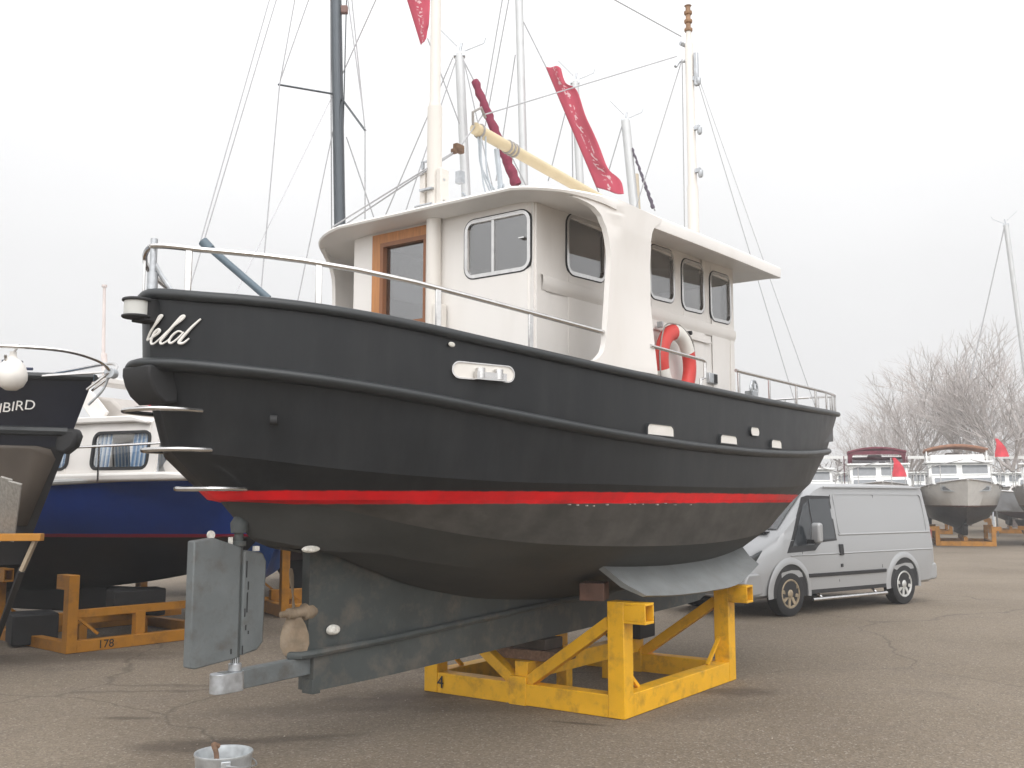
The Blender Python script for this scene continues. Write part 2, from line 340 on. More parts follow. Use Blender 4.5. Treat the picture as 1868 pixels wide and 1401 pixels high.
for side in (1, -1):
    ln = [hull_line(i) for i in range(7)]
    for a in range(6):
        h = hs3[0 if a < 3 else 1 if a == 3 else 2]; rows = []
        for f in np.linspace(0, 1, 5 if a < 2 else 3):
            s = ln[a][0] * (1 - f) + ln[a + 1][0] * f; r = ln[a][1] * (1 - f) + ln[a + 1][1] * f; z = ln[a][2] * (1 - f) + ln[a + 1][2] * f
            rows.append([P(x, side * y, q) for x, y, q in zip(s, r, z)])
        h.grid(rows)
    h = hs3[0]; s, r, z = hull_line(0)                              # inner bulwark face and deck, deck 0.32 below the cap
    h.grid([[P(x, side * y, q) for x, y, q in zip(s, r, z)], [P(x + .03 * (1 if i < 36 else -1), side * max(y - .05, 0), q) for i, (x, y, q) in enumerate(zip(s, r, z))], [P(dkx(x), side * max(y - .06, 0), q - .33) for i, (x, y, q) in enumerate(zip(s, r, z))]])
hs3[0].build('hull', HULLM, BOAT, smooth=9)
BOOT = banded('boot_top_paint', [(1.675, (.078, .072, .065)), (9, (.80, .007, .012))], rough=.7, wobble=.004, dirt=(.030, .030, .026), dirt_amt=.55, spec=.3, noise=.22, streak=(.45, 1, 1.2))
hs3[1].build('boot_top', BOOT, BOAT, smooth=9)
hs3[2].build('underbody', M('antifouling', (.060, .061, .058), .75, var=.18, scale=3, spec=.3, bump=.1, bscale=30, dirt=(.085, .077, .068), dirt_amt=.55, dscale=1.6, stretch=(.6, 1, 1.4)), BOAT, smooth=9)
s, r, z = hull_line(0)
ds = np.array([dkx(x) for x in s])
dk = MB(); dk.grid([[P(x, max(y - .06, 0), q - .32) for x, y, q in zip(ds, r, z)], [P(x, 0, q - .29) for x, q in zip(ds, z)], [P(x, -max(y - .06, 0), q - .32) for x, y, q in zip(ds, r, z)]])
dk.build('deck', M('deck_paint', (.30, .30, .29), .7, var=.1), BOAT)
cap = MB(); lo = [P(x, y + .01, q) for x, y, q in zip(s, r, z)] + [P(x, -y - .01, q) for x, y, q in list(zip(s, r, z))[-2:0:-1]]
cap.tube(lo, .032, 10, closed=True); cap.build('bulwark_cap', black_paint, BOAT)
# rubbing strake
u = np.linspace(0, 1, 72); ks = .02 + 10.78 * (1 - np.cos(np.pi * u)) / 2; kr = plan(ks, 1.47, .02, 10.8, sa=3.8, pa=2.1, ea=.65, pf=2.7); kz = spline(ZK, ks)
st = MB()
loop = [(x, y, q) for x, y, q in zip(ks, kr, kz)] + [(x, -y, q) for x, y, q in list(zip(ks, kr, kz))[-2:0:-1]]
prof = [(-.05, .0), (.02, .0), (.045, -.012), (.052, -.03), (.045, -.05), (.02, -.068), (-.05, -.075)]
rows = []
for i, (x, y, q) in enumerate(loop):
    a = Vector(loop[i - 1]); b = Vector(loop[(i + 1) % len(loop)]); t = (b - a); nrm = Vector((-t.y, t.x, 0)).normalized()
    if nrm.dot(Vector((0 if .3 < x < 9 else x - 5, y, 0))) < 0: nrm = -nrm
    k_ = 1 + .35 * max(0, 1 - x / .5); rows.append([P(x + nrm.x * o_ * k_, y + nrm.y * o_ * k_, q + dz) for o_, dz in prof])
rows.append(rows[0]); st.grid(rows); st.build('rubbing_strake', black_paint, BOAT, smooth=60)
# stern fender wedge below the strake
fw = MB(); fw.prism([(-.035, 2.45), (-.035, 2.40), (-.015, 2.34), (.02, 2.285), (.08, 2.24), (.16, 2.25), (.16, 2.44)], lambda a, b, t: P(a, t, b), -.13, .13); fw.build('stern_fender', rubber, BOAT, bevel=.012)
# stern lamp on bracket
sl = MB(); sl.box(P(.015, 0, 2.77), (.10, .12, .13)); sl.lathe([(.075, 2.72), (.08, 2.725), (.08, 2.735), (.02, 2.735)], P(-.045, 0, 0), 20); sl.lathe([(.02, 2.815), (.08, 2.815), (.08, 2.828), (.07, 2.833)], P(-.045, 0, 0), 20)
slo = sl.build('stern_light', rubber, BOAT, bevel=.004)
MB().lathe([(.068, 2.735), (.068, 2.815)], P(-.045, 0, 0), 20).build('lens', M('lens', (.55, .55, .52), .15), slo)
# boarding rungs round the stern
for zr, sh in ((2.205, .10), (1.985, .235), (1.765, .47)):
    c = catmull([P(sh + .20, .225, zr), P(sh + .03, .215, zr), P(sh - .10, .155, zr), P(sh - .135, 0, zr), P(sh - .10, -.155, zr), P(sh + .03, -.215, zr), P(sh + .20, -.225, zr)], 6)
    MB().tube(c, .0135, 8).build('boarding_rung', steel, BOAT)

# keel and skeg
ss = np.concatenate([np.linspace(1.28, 2.2, 14), np.linspace(2.3, 6.6, 20), np.linspace(6.7, 8.2, 12)])
zc = spline(LINES[6][7], ss) + .05
zb = np.where(ss < 6.9, .70 + .035 * (ss - 1.28), .70 + .035 * 5.62 + (ss - 6.9) ** 2 * .25)
th = np.interp(ss, [1.28, 1.6, 2.6, 7, 8.2], [.035, .06, .10, .10, .04])
kp = MB(); kp.grid([[P(x, t, q), P(x, t, max(b_, q - 2)), P(x, -t, b_), P(x, -t, q)] for x, t, q, b_ in zip(ss, th, zc, np.minimum(zb, zc - .02))], closed=True)
n_ = 4; kp.f += [(0, 1, 2, 3)]
kp.build('keel_skeg', keelp, BOAT, smooth=30)
s2 = np.linspace(1.30, 7.55, 40); zt = .715 + .035 * (s2 - 1.28) + .0; zbt = .475 + .02 * (s2 - 1.36) + np.clip(s2 - 7.0, 0, 1) ** 2 * .9
k2 = MB(); hw = np.interp(s2, [1.3, 1.9, 6.5, 7.55], [.07, .115, .115, .05])
k2.grid([[P(x, t, a), P(x, t, b_), P(x, -t, b_), P(x, -t, a)] for x, t, a, b_ in zip(s2, hw, zt, zbt)], closed=True); k2.f += [(0, 1, 2, 3), tuple(39 * 4 + i for i in (3, 2, 1, 0))]
k2.build('ballast_keel', keelp, BOAT, smooth=30)
fl = MB()
for sd_ in (1, -1): fl.tube([P(x, sd_ * (t + .012), a) for x, t, a in zip(s2, hw, zt)], .026, 8)
fl.tube([P(1.30, .085, .715), P(1.20, .06, .71), P(1.16, 0, .71), P(1.20, -.06, .71), P(1.30, -.085, .715)], .026, 8)
fl.build('keel_flange', keelp, BOAT)
he = MB(); he.beam(P(1.34, 0, .635), P(.62, 0, .62), .075, .115); he.build('skeg_heel', rudp, BOAT, bevel=.006)
hb = MB(); hb.prism(rrect(.56, .78, -.055, .055, .05), lambda a, b, t: P(a, b, t), .56, .675); hb.lathe([(.04, .675), (.04, .72), (.028, .72), (.028, .76)], P(.725, 0, 0), 14); hb.build('heel_bearing', galv, BOAT, bevel=.004)
MB().box(P(1.33, .02, .50), (.07, .10, .09)).build('keel_lug', keelp, BOAT, bevel=.004)
# rudder (slightly turned): main blade > balance blade, stock
RUD = empty('rudder', P(.725, 0, 0)); RUD.parent = BOAT; RUD.rotation_euler = (0, 0, R(-3))
def rp(a, b, t): return (a, -t, b)
mb_ = MB(); mb_.prism([(-.005, .755), (-.005, 1.415), (-.20, 1.475), (-.335, 1.46), (-.335, .735), (-.30, .725)], rp, -.036, .036); mb_.build('rudder_blade', rudp, RUD, bevel=.008)
bb = MB(); bb.prism([(.012, .765), (.13, .785), (.175, .83), (.185, 1.32), (.155, 1.375), (.03, 1.395), (.012, 1.39)], rp, -.04, .04); bb.build('balance_blade', rudp, RUD, bevel=.012)
MB().lathe([(.028, .70), (.028, 1.42), (.045, 1.42), (.045, 1.45), (.028, 1.45), (.028, 1.50), (.05, 1.50), (.055, 1.56), (.03, 1.60)], (.0, 0, 0), 14).build('rudder_stock', keelp, RUD)
lg = MB(); lg.lathe([(.012, 0), (.026, 0), (.026, .012), (.012, .012)], (-.20, -.006, 1.492), 12, 'Y'); lg.box((-.06, 0, 1.45), (.02, .02, .05)); lg.box((.13, 0, 1.40), (.03, .03, .03)); lg.build('lifting_eye', zinc, RUD, split=True)
sc_ = MB()
for a0, b0, ln_ in ((.035, 1.28, .10), (.05, 1.18, .05), (.045, 1.08, .12), (.03, 1.02, .05), (.04, .93, .03), (.06, .90, .02), (-.06, .80, .03), (.02, .80, .05)):
    sc_.box((a0, -.042, b0), (.007, .003, ln_))
sc_.build('rudder_scuff', rubber, RUD, split=True)
# propeller: hub, three blades, shaft
PR = empty('propeller', P(1.185, 0, .975)); PR.parent = BOAT
MB().lathe([(.0, -.12), (.02, -.11), (.022, -.06), (.034, -.05), (.038, 0), (.036, .06), (.042, .07), (.042, .11)], (0, 0, 0), 16, 'X').build('hub', bronze, PR)
for k, an in enumerate((176, 352)):
    bl = MB(); rows = []
    for q, wd, tw in ((.03, .05, 60), (.08, .074, 52), (.14, .090, 45), (.20, .092, 40), (.25, .074, 37), (.277, .044, 35), (.287, .008, 35)):
        rr = []
        for j in range(12):
            t = 2 * math.pi * j / 12; a = math.cos(t) * wd / 1.0; th_ = math.sin(t) * .008
            y = a * math.cos(R(90 - tw)); x = a * math.sin(R(90 - tw)) 
            rr.append(Vector((x + th_, y, q)))
        rows.append(rr)
    rot = Matrix.Rotation(R(an), 3, 'X'); rows = [[rot @ p for p in rr] for rr in rows]
    bl.grid(rows, closed=True); bl.f.append(tuple(len(bl.v) - 12 + i for i in range(12)))
    bl.build('blade', bronze, PR, smooth=60)
MB().lathe([(.04, 1.26), (.055, 1.27), (.058, 1.31), (.04, 1.36)], P(0, 0, .975), 16, 'X').build('stern_tube', bronze, BOAT)
# bilge keels
for sd_ in (1, -1):
    rt_ = [(3.55, 1.17, .90), (4.2, 1.135, .94), (4.9, 1.13, .95), (5.6, 1.15, .94), (6.33, 1.22, .90)]
    tp = [(3.74, .955, 1.19), (4.25, .925, 1.22), (4.95, .915, 1.23), (5.5, .935, 1.22), (6.13, 1.075, 1.16)]
    a = catmull(rt_, 6); b = catmull(tp, 6); rows = []
    for p, q in zip(a, b):
        rows.append([P(p[0], sd_ * p[2], p[1] + .02), P(p[0] * .5 + q[0] * .5, sd_ * (p[2] + q[2]) / 2, (p[1] + q[1]) / 2 - .012), P(q[0], sd_ * q[2], q[1]), P(q[0], sd_ * (q[2] - .03), q[1] - .012), P(p[0] * .5 + q[0] * .5, sd_ * ((p[2] + q[2]) / 2 - .03), (p[1] + q[1]) / 2 - .045), P(p[0], sd_ * (p[2] - .05), p[1] + .0)])
    m_ = MB(); m_.grid(rows, closed=True); N = len(rows); m_.f += [(0, 1, 2, 3, 4, 5), tuple((N - 1) * 6 + i for i in (5, 4, 3, 2, 1, 0))]
    m_.build('bilge_keel', bkp, BOAT, smooth=40)
# anodes, exhausts, scars
def blob(name, s_, r_, z_, a, b, mat, t=.022, tilt=0):
    m_ = MB(); rows = []
    for f, sc in ((0, 1), (.6, .95), (1, .6)):
        rows.append([P(s_ + a * sc * math.cos(k) , r_ + t * f, z_ + b * sc * math.sin(k) + tilt * a * math.cos(k)) for k in np.linspace(0, 2 * math.pi, 21)[:-1]])
    m_.grid(rows, closed=True); m_.f.append(tuple(len(m_.v) - 20 + i for i in range(20))); return m_.build(name, mat, BOAT)
blob('anode', 1.47, .058, .845, .055, .034, zinc, .035)
def hull_r(s_, i): 
    a, b_, B, sa, pa, ea, pf, zp = LINES[i]; return float(plan(np.array([s_]), B, a, b_, sa, 5.0, pa, ea, pf)[0])
blob('anode', 1.06, .27, 1.395, .07, .022, zinc, .03)
def disc(name, s_, r_, z_, rad, mat, depth=.02, n=18, nx=0.):
    m_ = MB(); m_.lathe([(rad, 0), (rad, depth), (rad * .8, depth)], (0, 0, 0), n, 'Y'); o = m_.build(name, mat, BOAT); o.location = P(s_, r_ + depth, z_); o.rotation_euler = (0, 0, nx); return o
o = disc('exhaust_outlet', 4.22, 1.428, 2.03, .05, zinc, .02)
oo = disc('exhaust_hole', .51, .53, 2.151, .03, rubber, .04, nx=R(45))
m_ = MB(); 
for k in range(11): m_.box(P(4.62 + .055 * k + random.uniform(-.01, .01), 1.437, 2.0 + random.uniform(-.012, .012)), (random.uniform(.008, .04), .008, random.uniform(.006, .018)))
m_.build('chipped_paint', zinc, BOAT, split=True)
m_ = MB()
for k in range(12): x = 2.5 + random.uniform(0, 1.9) ; m_.box(P(x, half_beam(3, x) - .004, 1.668 + random.uniform(-.012, .006)), (random.uniform(.008, .035), .012, random.uniform(.003, .010)))
m_.build('worn_stripe_edge', M('worn_primer', (.34, .31, .28), .8, var=.2), BOAT, split=True)
# freeing ports and hawse pipes in the bulwark
def sheer_side(s_): return half_beam(0, s_)
def port_plate(name, s0, s1, z0, z1, rad, flat_bottom, frame_mat, fill_mat):
    pts = rrect(0, s1 - s0, z0, z1, rad, 6)
    if flat_bottom: pts = [p for p in pts if p[1] > (z0 + rad * 1.01)] + [(0, z0), (s1 - s0, z0)]
    sm = (s0 + s1) / 2; ra, rb = sheer_side(s0), sheer_side(s1)
    def fn(a, b, t):
        f = a / (s1 - s0); nx = -(rb - ra) / (s1 - s0); ln_ = math.hypot(nx, 1)
        return P(s0 + a + t * nx / ln_, half_beam(0, s0 + a) - .002 + t / ln_, b)
    cx, cy = (s1 - s0) / 2, (z0 + z1) / 2; wx, wy = (s1 - s0) / 2, (z1 - z0) / 2; d_ = .008
    inn = [(cx + (a - cx) * (1 - d_ / wx), cy + (b - cy) * (1 - d_ / wy)) for a, b in pts]
    f = MB(); f.ring(pts, inn, fn, -.01, .014); fo = f.build(name, frame_mat, BOAT)
    g = MB(); g.prism(inn, fn, -.01, .008); g.build('opening', fill_mat, fo)
    return fo
inside = M('inner_bulwark_paint', (.74, .71, .66), .5, var=.05)
port_plate('freeing_port', 3.28, 3.70, 2.18, 2.275, .05, True, black_paint, inside)
port_plate('freeing_port', 4.56, 4.93, 2.175, 2.26, .05, True, black_paint, inside)
port_plate('freeing_port', 5.73, 6.02, 2.185, 2.275, .05, True, black_paint, inside)
port_plate('hawse_pipe', 5.23, 5.45, 2.275, 2.365, .04, False, black_paint, inside)
hp = port_plate('hawse_pipe', 1.44, 1.90, 2.45, 2.56, .053, False, steel, inside)
m_ = MB(); m_.beam(P(1.58, 1.165, 2.475), P(1.80, 1.235, 2.475), .04, .05); m_.lathe([(.03, 2.46), (.03, 2.525)], P(1.62, 1.175, 0), 12); m_.lathe([(.03, 2.46), (.03, 2.525)], P(1.75, 1.22, 0), 12); m_.build('roller', steel, hp, split=True)
blob('paint_scar', 1.44, 1.085, 2.66, .03, .016, zinc, .01)
# name on the stern: brush script strokes lying on the plating
def stern_pt(X, Y):
    r_ = (200 + X / 4.67 - 264) / 355; zz = 2.74 - (Y - 712) * .00070
    rr_ = abs(r_) / 1.47; s_ = 3.8 - (3.8 - .035) * (1 - rr_ ** (1 / .65)) ** (1 / 2.1)
    return P(s_ - .002, r_ + .006, zz)
nm = MB()
for stx, wd in (([(278, 905), (330, 835), (400, 768), (436, 728), (448, 712), (425, 715), (390, 760), (330, 850), (288, 908)], .0075), ([(285, 908), (330, 895), (400, 865), (430, 838), (415, 826), (375, 850), (342, 905), (347, 940), (385, 935), (440, 895)], .0085), ([(440, 895), (530, 820), (620, 750), (640, 722), (615, 728), (560, 790), (480, 880), (440, 925), (455, 945), (500, 925), (535, 895)], .0085), ([(628, 852), (592, 845), (545, 880), (520, 925), (540, 940), (590, 905), (640, 850)], .0075), ([(765, 743), (700, 812), (620, 910), (606, 940), (640, 940), (684, 903)], .0095)):
    c = catmull([stern_pt(*q) for q in stx], 5); k = len(c)
    nm.tube(c, [wd * (.55 + .45 * math.sin(math.pi * min(1, i / k * 1.1))) for i in range(k)], 6)
nm.build('name_lettering', textw, BOAT)

# ---- wheelhouse
HW, SA_, SF_ = .92, 2.60, 6.20
def slope(s_): return .045 * (s_ - SA_)
def wall(name, fn, a0, a1, b0f, b1f, holes, mat, parent, thick=.03):
    """flat wall with rectangular openings; fn(a, b) -> point; b0f/b1f floor and top as functions of a"""
    xs = sorted({a0, a1, *[h_[0] for h_ in holes], *[h_[1] for h_ in holes]})
    m_ = MB()
    for i in range(len(xs) - 1):
        xm = (xs[i] + xs[i + 1]) / 2; hs_ = sorted([h_ for h_ in holes if h_[0] <= xm <= h_[1]], key=lambda q: q[2])
        segs = []; lo_ = None
        for h_ in hs_: segs.append((lo_, h_[2])); lo_ = h_[3]
        segs.append((lo_, None))
        for l0, l1 in segs:
            q = []
            for x in (xs[i], xs[i + 1]): q.append((x, b0f(x) if l0 is None else l0, b1f(x) if l1 is None else l1))
            m_.add([fn(q[0][0], q[0][1]), fn(q[1][0], q[1][1]), fn(q[1][0], q[1][2]), fn(q[0][0], q[0][2])], [(0, 1, 2, 3)])
    o = m_.build(name, mat, parent, smooth=0)
    so_ = o.modifiers.new('solid', 'SOLIDIFY'); so_.thickness = thick; so_.offset = 0
    return o
def window(fn, a0, a1, b0, b1, parent, rad=.09, wd=.03, mat=steel, gm=None, bars=(), rake=0.0):
    out_ = rrect(a0, a1, b0, b1, rad); inn = rrect(a0 + wd, a1 - wd, b0 + wd, b1 - wd, rad * .6)
    f3 = lambda a, b, t: fn(a, b + rake * (a - a0), t)
    w_ = MB(); w_.ring(out_, inn, f3, -.012, .022); fo = w_.build('window', mat, parent, smooth=50)
    sh = MB(); sh.ring(rrect(a0 - .009, a1 + .009, b0 - .009, b1 + .009, rad + .007), out_, f3, -.006, .017); sh.build('seal', rubber, fo)
    g = MB(); g.prism(rrect(a0 + wd * .5, a1 - wd * .5, b0 + wd * .5, b1 - wd * .5, rad * .7), f3, -.004, .004); g.build('pane', gm or gl_cabin, fo, smooth=0)
    if bars:
        bm_ = MB()
        for x in bars: bm_.prism([(x - .012, b0 + wd * .8), (x + .012, b0 + wd * .8), (x + .012, b1 - wd * .8), (x - .012, b1 - wd * .8)], f3, -.008, .018)
        bm_.build('slider_bar', mat, fo)
    return fo
fa = lambda a, b, t=0: P(SA_ - t, a, b)                  # aft wall: a = r to starboard
fs_ = lambda a, b, t=0: P(a, HW + t, b)                  # starboard side
fp = lambda a, b, t=0: P(a, -HW - t, b)
ff = lambda a, b, t=0: P(SF_ + t, a, b)
sidew = [(3.01, 3.60, 3.425, 3.91), (4.36, 4.85, 3.465, 3.955), (5.0, 5.49, 3.465, 3.955), (5.63, 6.13, 3.455, 3.955)]
holes = [(a + .03, b - .03, c + .03, d_ - .03) for a, b, c, d_ in sidew]
tops = lambda x: 3.97 + .05 * (x - 2.4)
wall('side_wall', fs_, SA_, SF_, lambda x: 2.28, tops, holes, white, BOAT)
wall('side_wall', fp, SA_, SF_, lambda x: 2.28, tops, holes, white, BOAT)
zroof = lambda s_, r_: 3.885 + .05 * (s_ - 2.4) + .14 * (1 - (r_ / 1.42) ** 2)
DOOR = (-.70, -.06, 2.32, 3.885)
aw = (.275, .893, 3.385, 3.845)
wall('aft_wall', fa, -HW, HW, lambda x: 2.28, lambda x: zroof(SA_, x) - .01, [(DOOR[0] + .02, DOOR[1] - .02, DOOR[2], DOOR[3] - .02), (aw[0] + .03, aw[1] - .03, aw[2] + .03, aw[3] - .03)], white, BOAT)
wall('fore_wall', ff, -HW, HW, lambda x: 2.28, lambda x: zroof(SF_, x) - .01, [(-.80, -.08, 3.5, 3.92), (.08, .80, 3.5, 3.92)], white, BOAT)
for f_ in (fs_, fp):
    for (a, b, c, d_) in sidew: window(f_, a, b, c, d_, BOAT, rad=.10, rake=.05)
window(fa, *aw, BOAT, rad=.09, wd=.028, bars=(.545,))
window(ff, -.83, -.05, 3.47, 3.95, BOAT); window(ff, .05, .83, 3.47, 3.95, BOAT)
m_ = MB(); m_.box(P(SA_ - .025, .825, 3.63), (.03, .05, .01)); m_.build('window_catch', steel, BOAT)
# door
dr = MB(); dr.ring([(DOOR[0], DOOR[2]), (DOOR[1], DOOR[2]), (DOOR[1], DOOR[3]), (DOOR[0], DOOR[3])], [(DOOR[0] + .135, 3.12), (DOOR[1] - .06, 3.12), (DOOR[1] - .06, DOOR[3] - .115), (DOOR[0] + .135, DOOR[3] - .115)], fa, -.025, .03)
door = dr.build('door', wood, BOAT, bevel=.004)
g = MB(); g.prism([(DOOR[0] + .125, 3.11), (DOOR[1] - .05, 3.11), (DOOR[1] - .05, DOOR[3] - .105), (DOOR[0] + .125, DOOR[3] - .105)], fa, -.006, .0); g.build('pane', gl_door, door, smooth=0)
m_ = MB(); m_.ring([(DOOR[0] + .105, 3.09), (DOOR[1] - .03, 3.09), (DOOR[1] - .03, DOOR[3] - .085), (DOOR[0] + .105, DOOR[3] - .085)], [(DOOR[0] + .14, 3.125), (DOOR[1] - .065, 3.125), (DOOR[1] - .065, DOOR[3] - .12), (DOOR[0] + .14, DOOR[3] - .12)], fa, .0, .045); m_.build('glazing_bead', M('dark_wood', (.25, .10, .04), .4), door)
# belt moulding round the house, interior lining
for sd_ in (1, -1):
    m_ = MB(); rows = []
    for x in (2.66, 3.0, 6.21): 
        z0 = 3.24 + .02 * (x - 2.6); rows.append([P(x, sd_ * (HW + q), z0 + dz) for q, dz in ((.012, .12), (.030, .11), (.034, .06), (.026, .03), (.012, .0))])
    m_.grid(rows); m_.build('belt_moulding', white, BOAT, smooth=30)
    m_ = MB(); m_.prism([(4.38, 3.225), (5.55, 3.245), (5.62, 3.22), (5.5, 3.205), (4.38, 3.19)], lambda a, b, t: P(a, sd_ * (HW + t), b), .012, .035); m_.build('rain_rail', white, BOAT, bevel=.004)
m_ = MB(); m_.grid([[P(x, r_, zroof(x, r_) - .11) for r_ in np.linspace(-HW + .02, HW - .02, 9)] for x in np.linspace(SA_ + .02, SF_ - .02, 12)]); m_.build('headliner', headl, BOAT)
m_ = MB(); m_.box(P(4.4, 0, 2.6), (3.5, 1.8, .03)); m_.box(P(5.85, 0, 3.05), (.6, 1.7, .75)); m_.box(P(4.2, -.62, 2.85), (1.3, .5, .5)); m_.build('interior_joinery', headl, BOAT, split=True)
# roof: rounded plan, cambered, deep fascia forward
def roof_outline(n=10):
    o = []; w0, w1, a0, a1 = 1.43, 1.33, 2.36, 6.62
    def arc(cx, cy, rx, ry, t0, t1): return [(cx + rx * math.cos(R(t)), cy + ry * math.sin(R(t))) for t in np.linspace(t0, t1, n)]
    o += arc(a0 + .55, w0 - .55, .55, .55, 180, 90)
    o += [(x, w0 + (w1 - w0) * ((x - a0 - .55) / (a1 - .2 - a0 - .55)) ** 2) for x in np.linspace(a0 + .7, a1 - .35, 12)]
    o += arc(a1 - .16, w1 - .16, .16, .16, 85, 0)
    return o + [(x, -y) for x, y in o[::-1]]
ro = roof_outline(); m_ = MB()
def thk(x): return .045 + .075 * min(1, max(0, (x - 2.5) / .7))
cx_ = 4.4
rows = []
for f in (0, .35, .65, .85, .96): rows.append([P(cx_ + (x - cx_) * f, y * f, zroof(cx_ + (x - cx_) * f, y * f)) for x, y in ro])
rows.append([P(x, y, zroof(x, y) - .012) for x, y in ro])
rows.append([P(cx_ + (x - cx_) * 1.008, y * 1.008, zroof(x, y) - .03) for x, y in ro])
rows.append([P(cx_ + (x - cx_) * 1.004, y * 1.004, zroof(x, y) - thk(x)) for x, y in ro])
rows.append([P(cx_ + (x - cx_) * .985, y * .985, zroof(x, y) - thk(x)) for x, y in ro])
for f in (.94, .8, .55, .25, 0): rows.append([P(cx_ + (x - cx_) * f, y * f, zroof(cx_ + (x - cx_) * f, y * f) - .085) for x, y in ro])
m_.grid(rows, closed=True); m_.build('roof', white, BOAT, smooth=45)
# side screens: from the bulwark up into the roof edge, fillets at the corners
def arcp(cx, cy, r_, t0, t1, n=8): return [(cx + r_ * math.cos(R(t)), cy + r_ * math.sin(R(t))) for t in np.linspace(t0, t1, n)]
scr = [(2.50, 2.655)] + arcp(2.56, 2.86, .205, -88, 0) + [(2.80, 3.2), (2.83, 3.42), (2.825, 3.55), (2.80, 3.66), (2.755, 3.745), (2.69, 3.80), (2.60, 3.837), (2.54, 3.852), (2.54, 3.872), (2.9, 3.893), (3.2, 3.908), (3.5, 3.92), (3.66, 3.90), (3.70, 3.87), (3.66, 3.855)] + arcp(3.58, 3.71, .145, 92, 180) + [(3.435, 2.95), (3.44, 2.66), (3.5, 2.635), (3.2, 2.63), (2.9, 2.64), (2.7, 2.645)]
for sd_ in (1, -1):
    m_ = MB(); n = len(scr)
    def rs(z_, x): 
        f_ = min(1, max(0, (z_ - 2.68) / .5)); q_ = (half_beam(0, x) + .0) * (1 - f_) + 1.418 * f_
        if z_ > 3.5: 
            rr_ = .88 + math.sqrt(max(.55 ** 2 - (x - 2.91) ** 2, 0)) - .02 if x < 2.91 else 1.433 - .1 * ((x - 2.91) / 3.5) ** 2
            g_ = min(1, (z_ - 3.5) / .2); q_ = q_ * (1 - g_) + rr_ * g_
        return q_
    lz, lx = [2.648, 2.66, 2.69, 2.74, 2.80, 2.86, 3.2, 3.42, 3.55, 3.66, 3.745, 3.80, 3.837, 3.855, 3.895], [2.50, 2.61, 2.68, 2.735, 2.758, 2.765, 2.80, 2.83, 2.825, 2.80, 2.755, 2.69, 2.60, 2.54, 2.62]
    rz_, rx_ = [2.63, 2.95, 3.70, 3.765, 3.81, 3.84, 3.855, 3.90], [3.44, 3.435, 3.435, 3.455, 3.49, 3.53, 3.60, 3.64]
    zs_ = np.concatenate([np.linspace(2.648, 2.9, 14), np.linspace(2.95, 3.66, 10), np.linspace(3.69, 3.895, 16)])
    def row(z_, off):
        a0, a1 = float(np.interp(z_, lz, lx)), float(np.interp(z_, rz_, rx_))
        return [P(a0 + (a1 - a0) * f, sd_ * (rs(z_, a0 + (a1 - a0) * f) + off), z_ + (.02 * f if z_ > 3.85 else 0)) for f in np.linspace(0, 1, 12)]
    m_.grid([row(z_, .012) + row(z_, -.03)[::-1] for z_ in zs_], closed=True); m_.f += [tuple(range(24)), tuple((len(zs_) - 1) * 24 + k for k in range(24))[::-1]]
    m_.build('side_screen', white, BOAT, smooth=50)
# small fittings on the house side
m_ = MB(); m_.box(P(5.62, HW + .02, 2.875), (.19, .04, .10)); lo_ = m_.build('side_vent', galv, BOAT, bevel=.006)
MB().box(P(5.66, HW + .035, 2.875), (.07, .02, .085)).build('vent_slot', rubber, lo_)
m_ = MB(); m_.lathe([(.02, 0), (.02, .05), (.0, .06)], P(5.1, HW + .06, 3.25), 10, 'Y'); m_.build('deck_lamp', rubber, BOAT)
m_ = MB(); m_.tube([P(6.22, .7, 2.7), P(6.3, .7, 2.72), P(6.32, .7, 2.85), P(6.30, .7, 2.93)], .05, 10); m_.build('cowl_vent', red, BOAT)

# ---- masts, boom, rigging
m_ = MB(); mx_ = 2.535
m_.tube([P(mx_, 0, 2.28), P(mx_, 0, 4.82)], .06, 16); m_.tube([P(mx_, 0, 4.80), P(mx_, 0, 4.86), P(mx_, 0, 8.6)], [.06, .044, .036], 16)
MZ = m_.build('mizzen_mast', cream, BOAT)
m_ = MB(); m_.box(P(mx_ - .02, .085, 2.93), (.11, .05, .55)); m_.box(P(mx_ + .0, .085, 4.12), (.10, .05, .34)); m_.box(P(mx_, -.085, 4.12), (.10, .05, .34)); m_.build('mast_step_plate', cream, MZ, split=True, bevel=.006)
m_ = MB()
for q in (2.78, 3.0, 4.03, 4.2): m_.lathe([(.012, 0), (.012, .012)], P(mx_ - .01, .11, q), 8, 'Y')
m_.box(P(mx_, -.09, 4.39), (.02, .09, .012)); m_.box(P(mx_, -.12, 4.36), (.02, .02, .06)); m_.box(P(mx_, -.09, 4.31), (.02, .09, .012)); m_.box(P(mx_ - .07, -.02, 4.13), (.03, .13, .015))
m_.tube([P(mx_ - .11, .07, 3.99), P(mx_ - .11, -.10, 3.99)], .012, 8); m_.build('mast_bolt', galv, MZ, split=True)
m_ = MB(); m_.tube([P(7.29, 0, 2.3), P(7.29, 0, 5.40), P(7.285, 0, 5.44), P(7.27, 0, 7.2), P(7.27, 0, 7.23), P(7.265, 0, 7.36)], [.075, .068, .056, .052, .035, .033], 14)
FMT = m_.build('fore_mast', cream, BOAT)
m_ = MB()
for q in (7.36, 7.47, 7.58): m_.lathe([(.045, q), (.05, q + .01), (.05, q + .035), (.03, q + .04), (.03, q + .105), (.045, q + .11)], P(7.265, 0, 0), 12)
m_.build('mast_lamp', M('lamp_brown', (.30, .17, .09), .5, var=.3), FMT, split=True)
m_ = MB(); m_.box(P(7.27, .09, 6.86), (.05, .05, .42)); m_.build('radar_reflector', galv, FMT, bevel=.01)
m_ = MB()
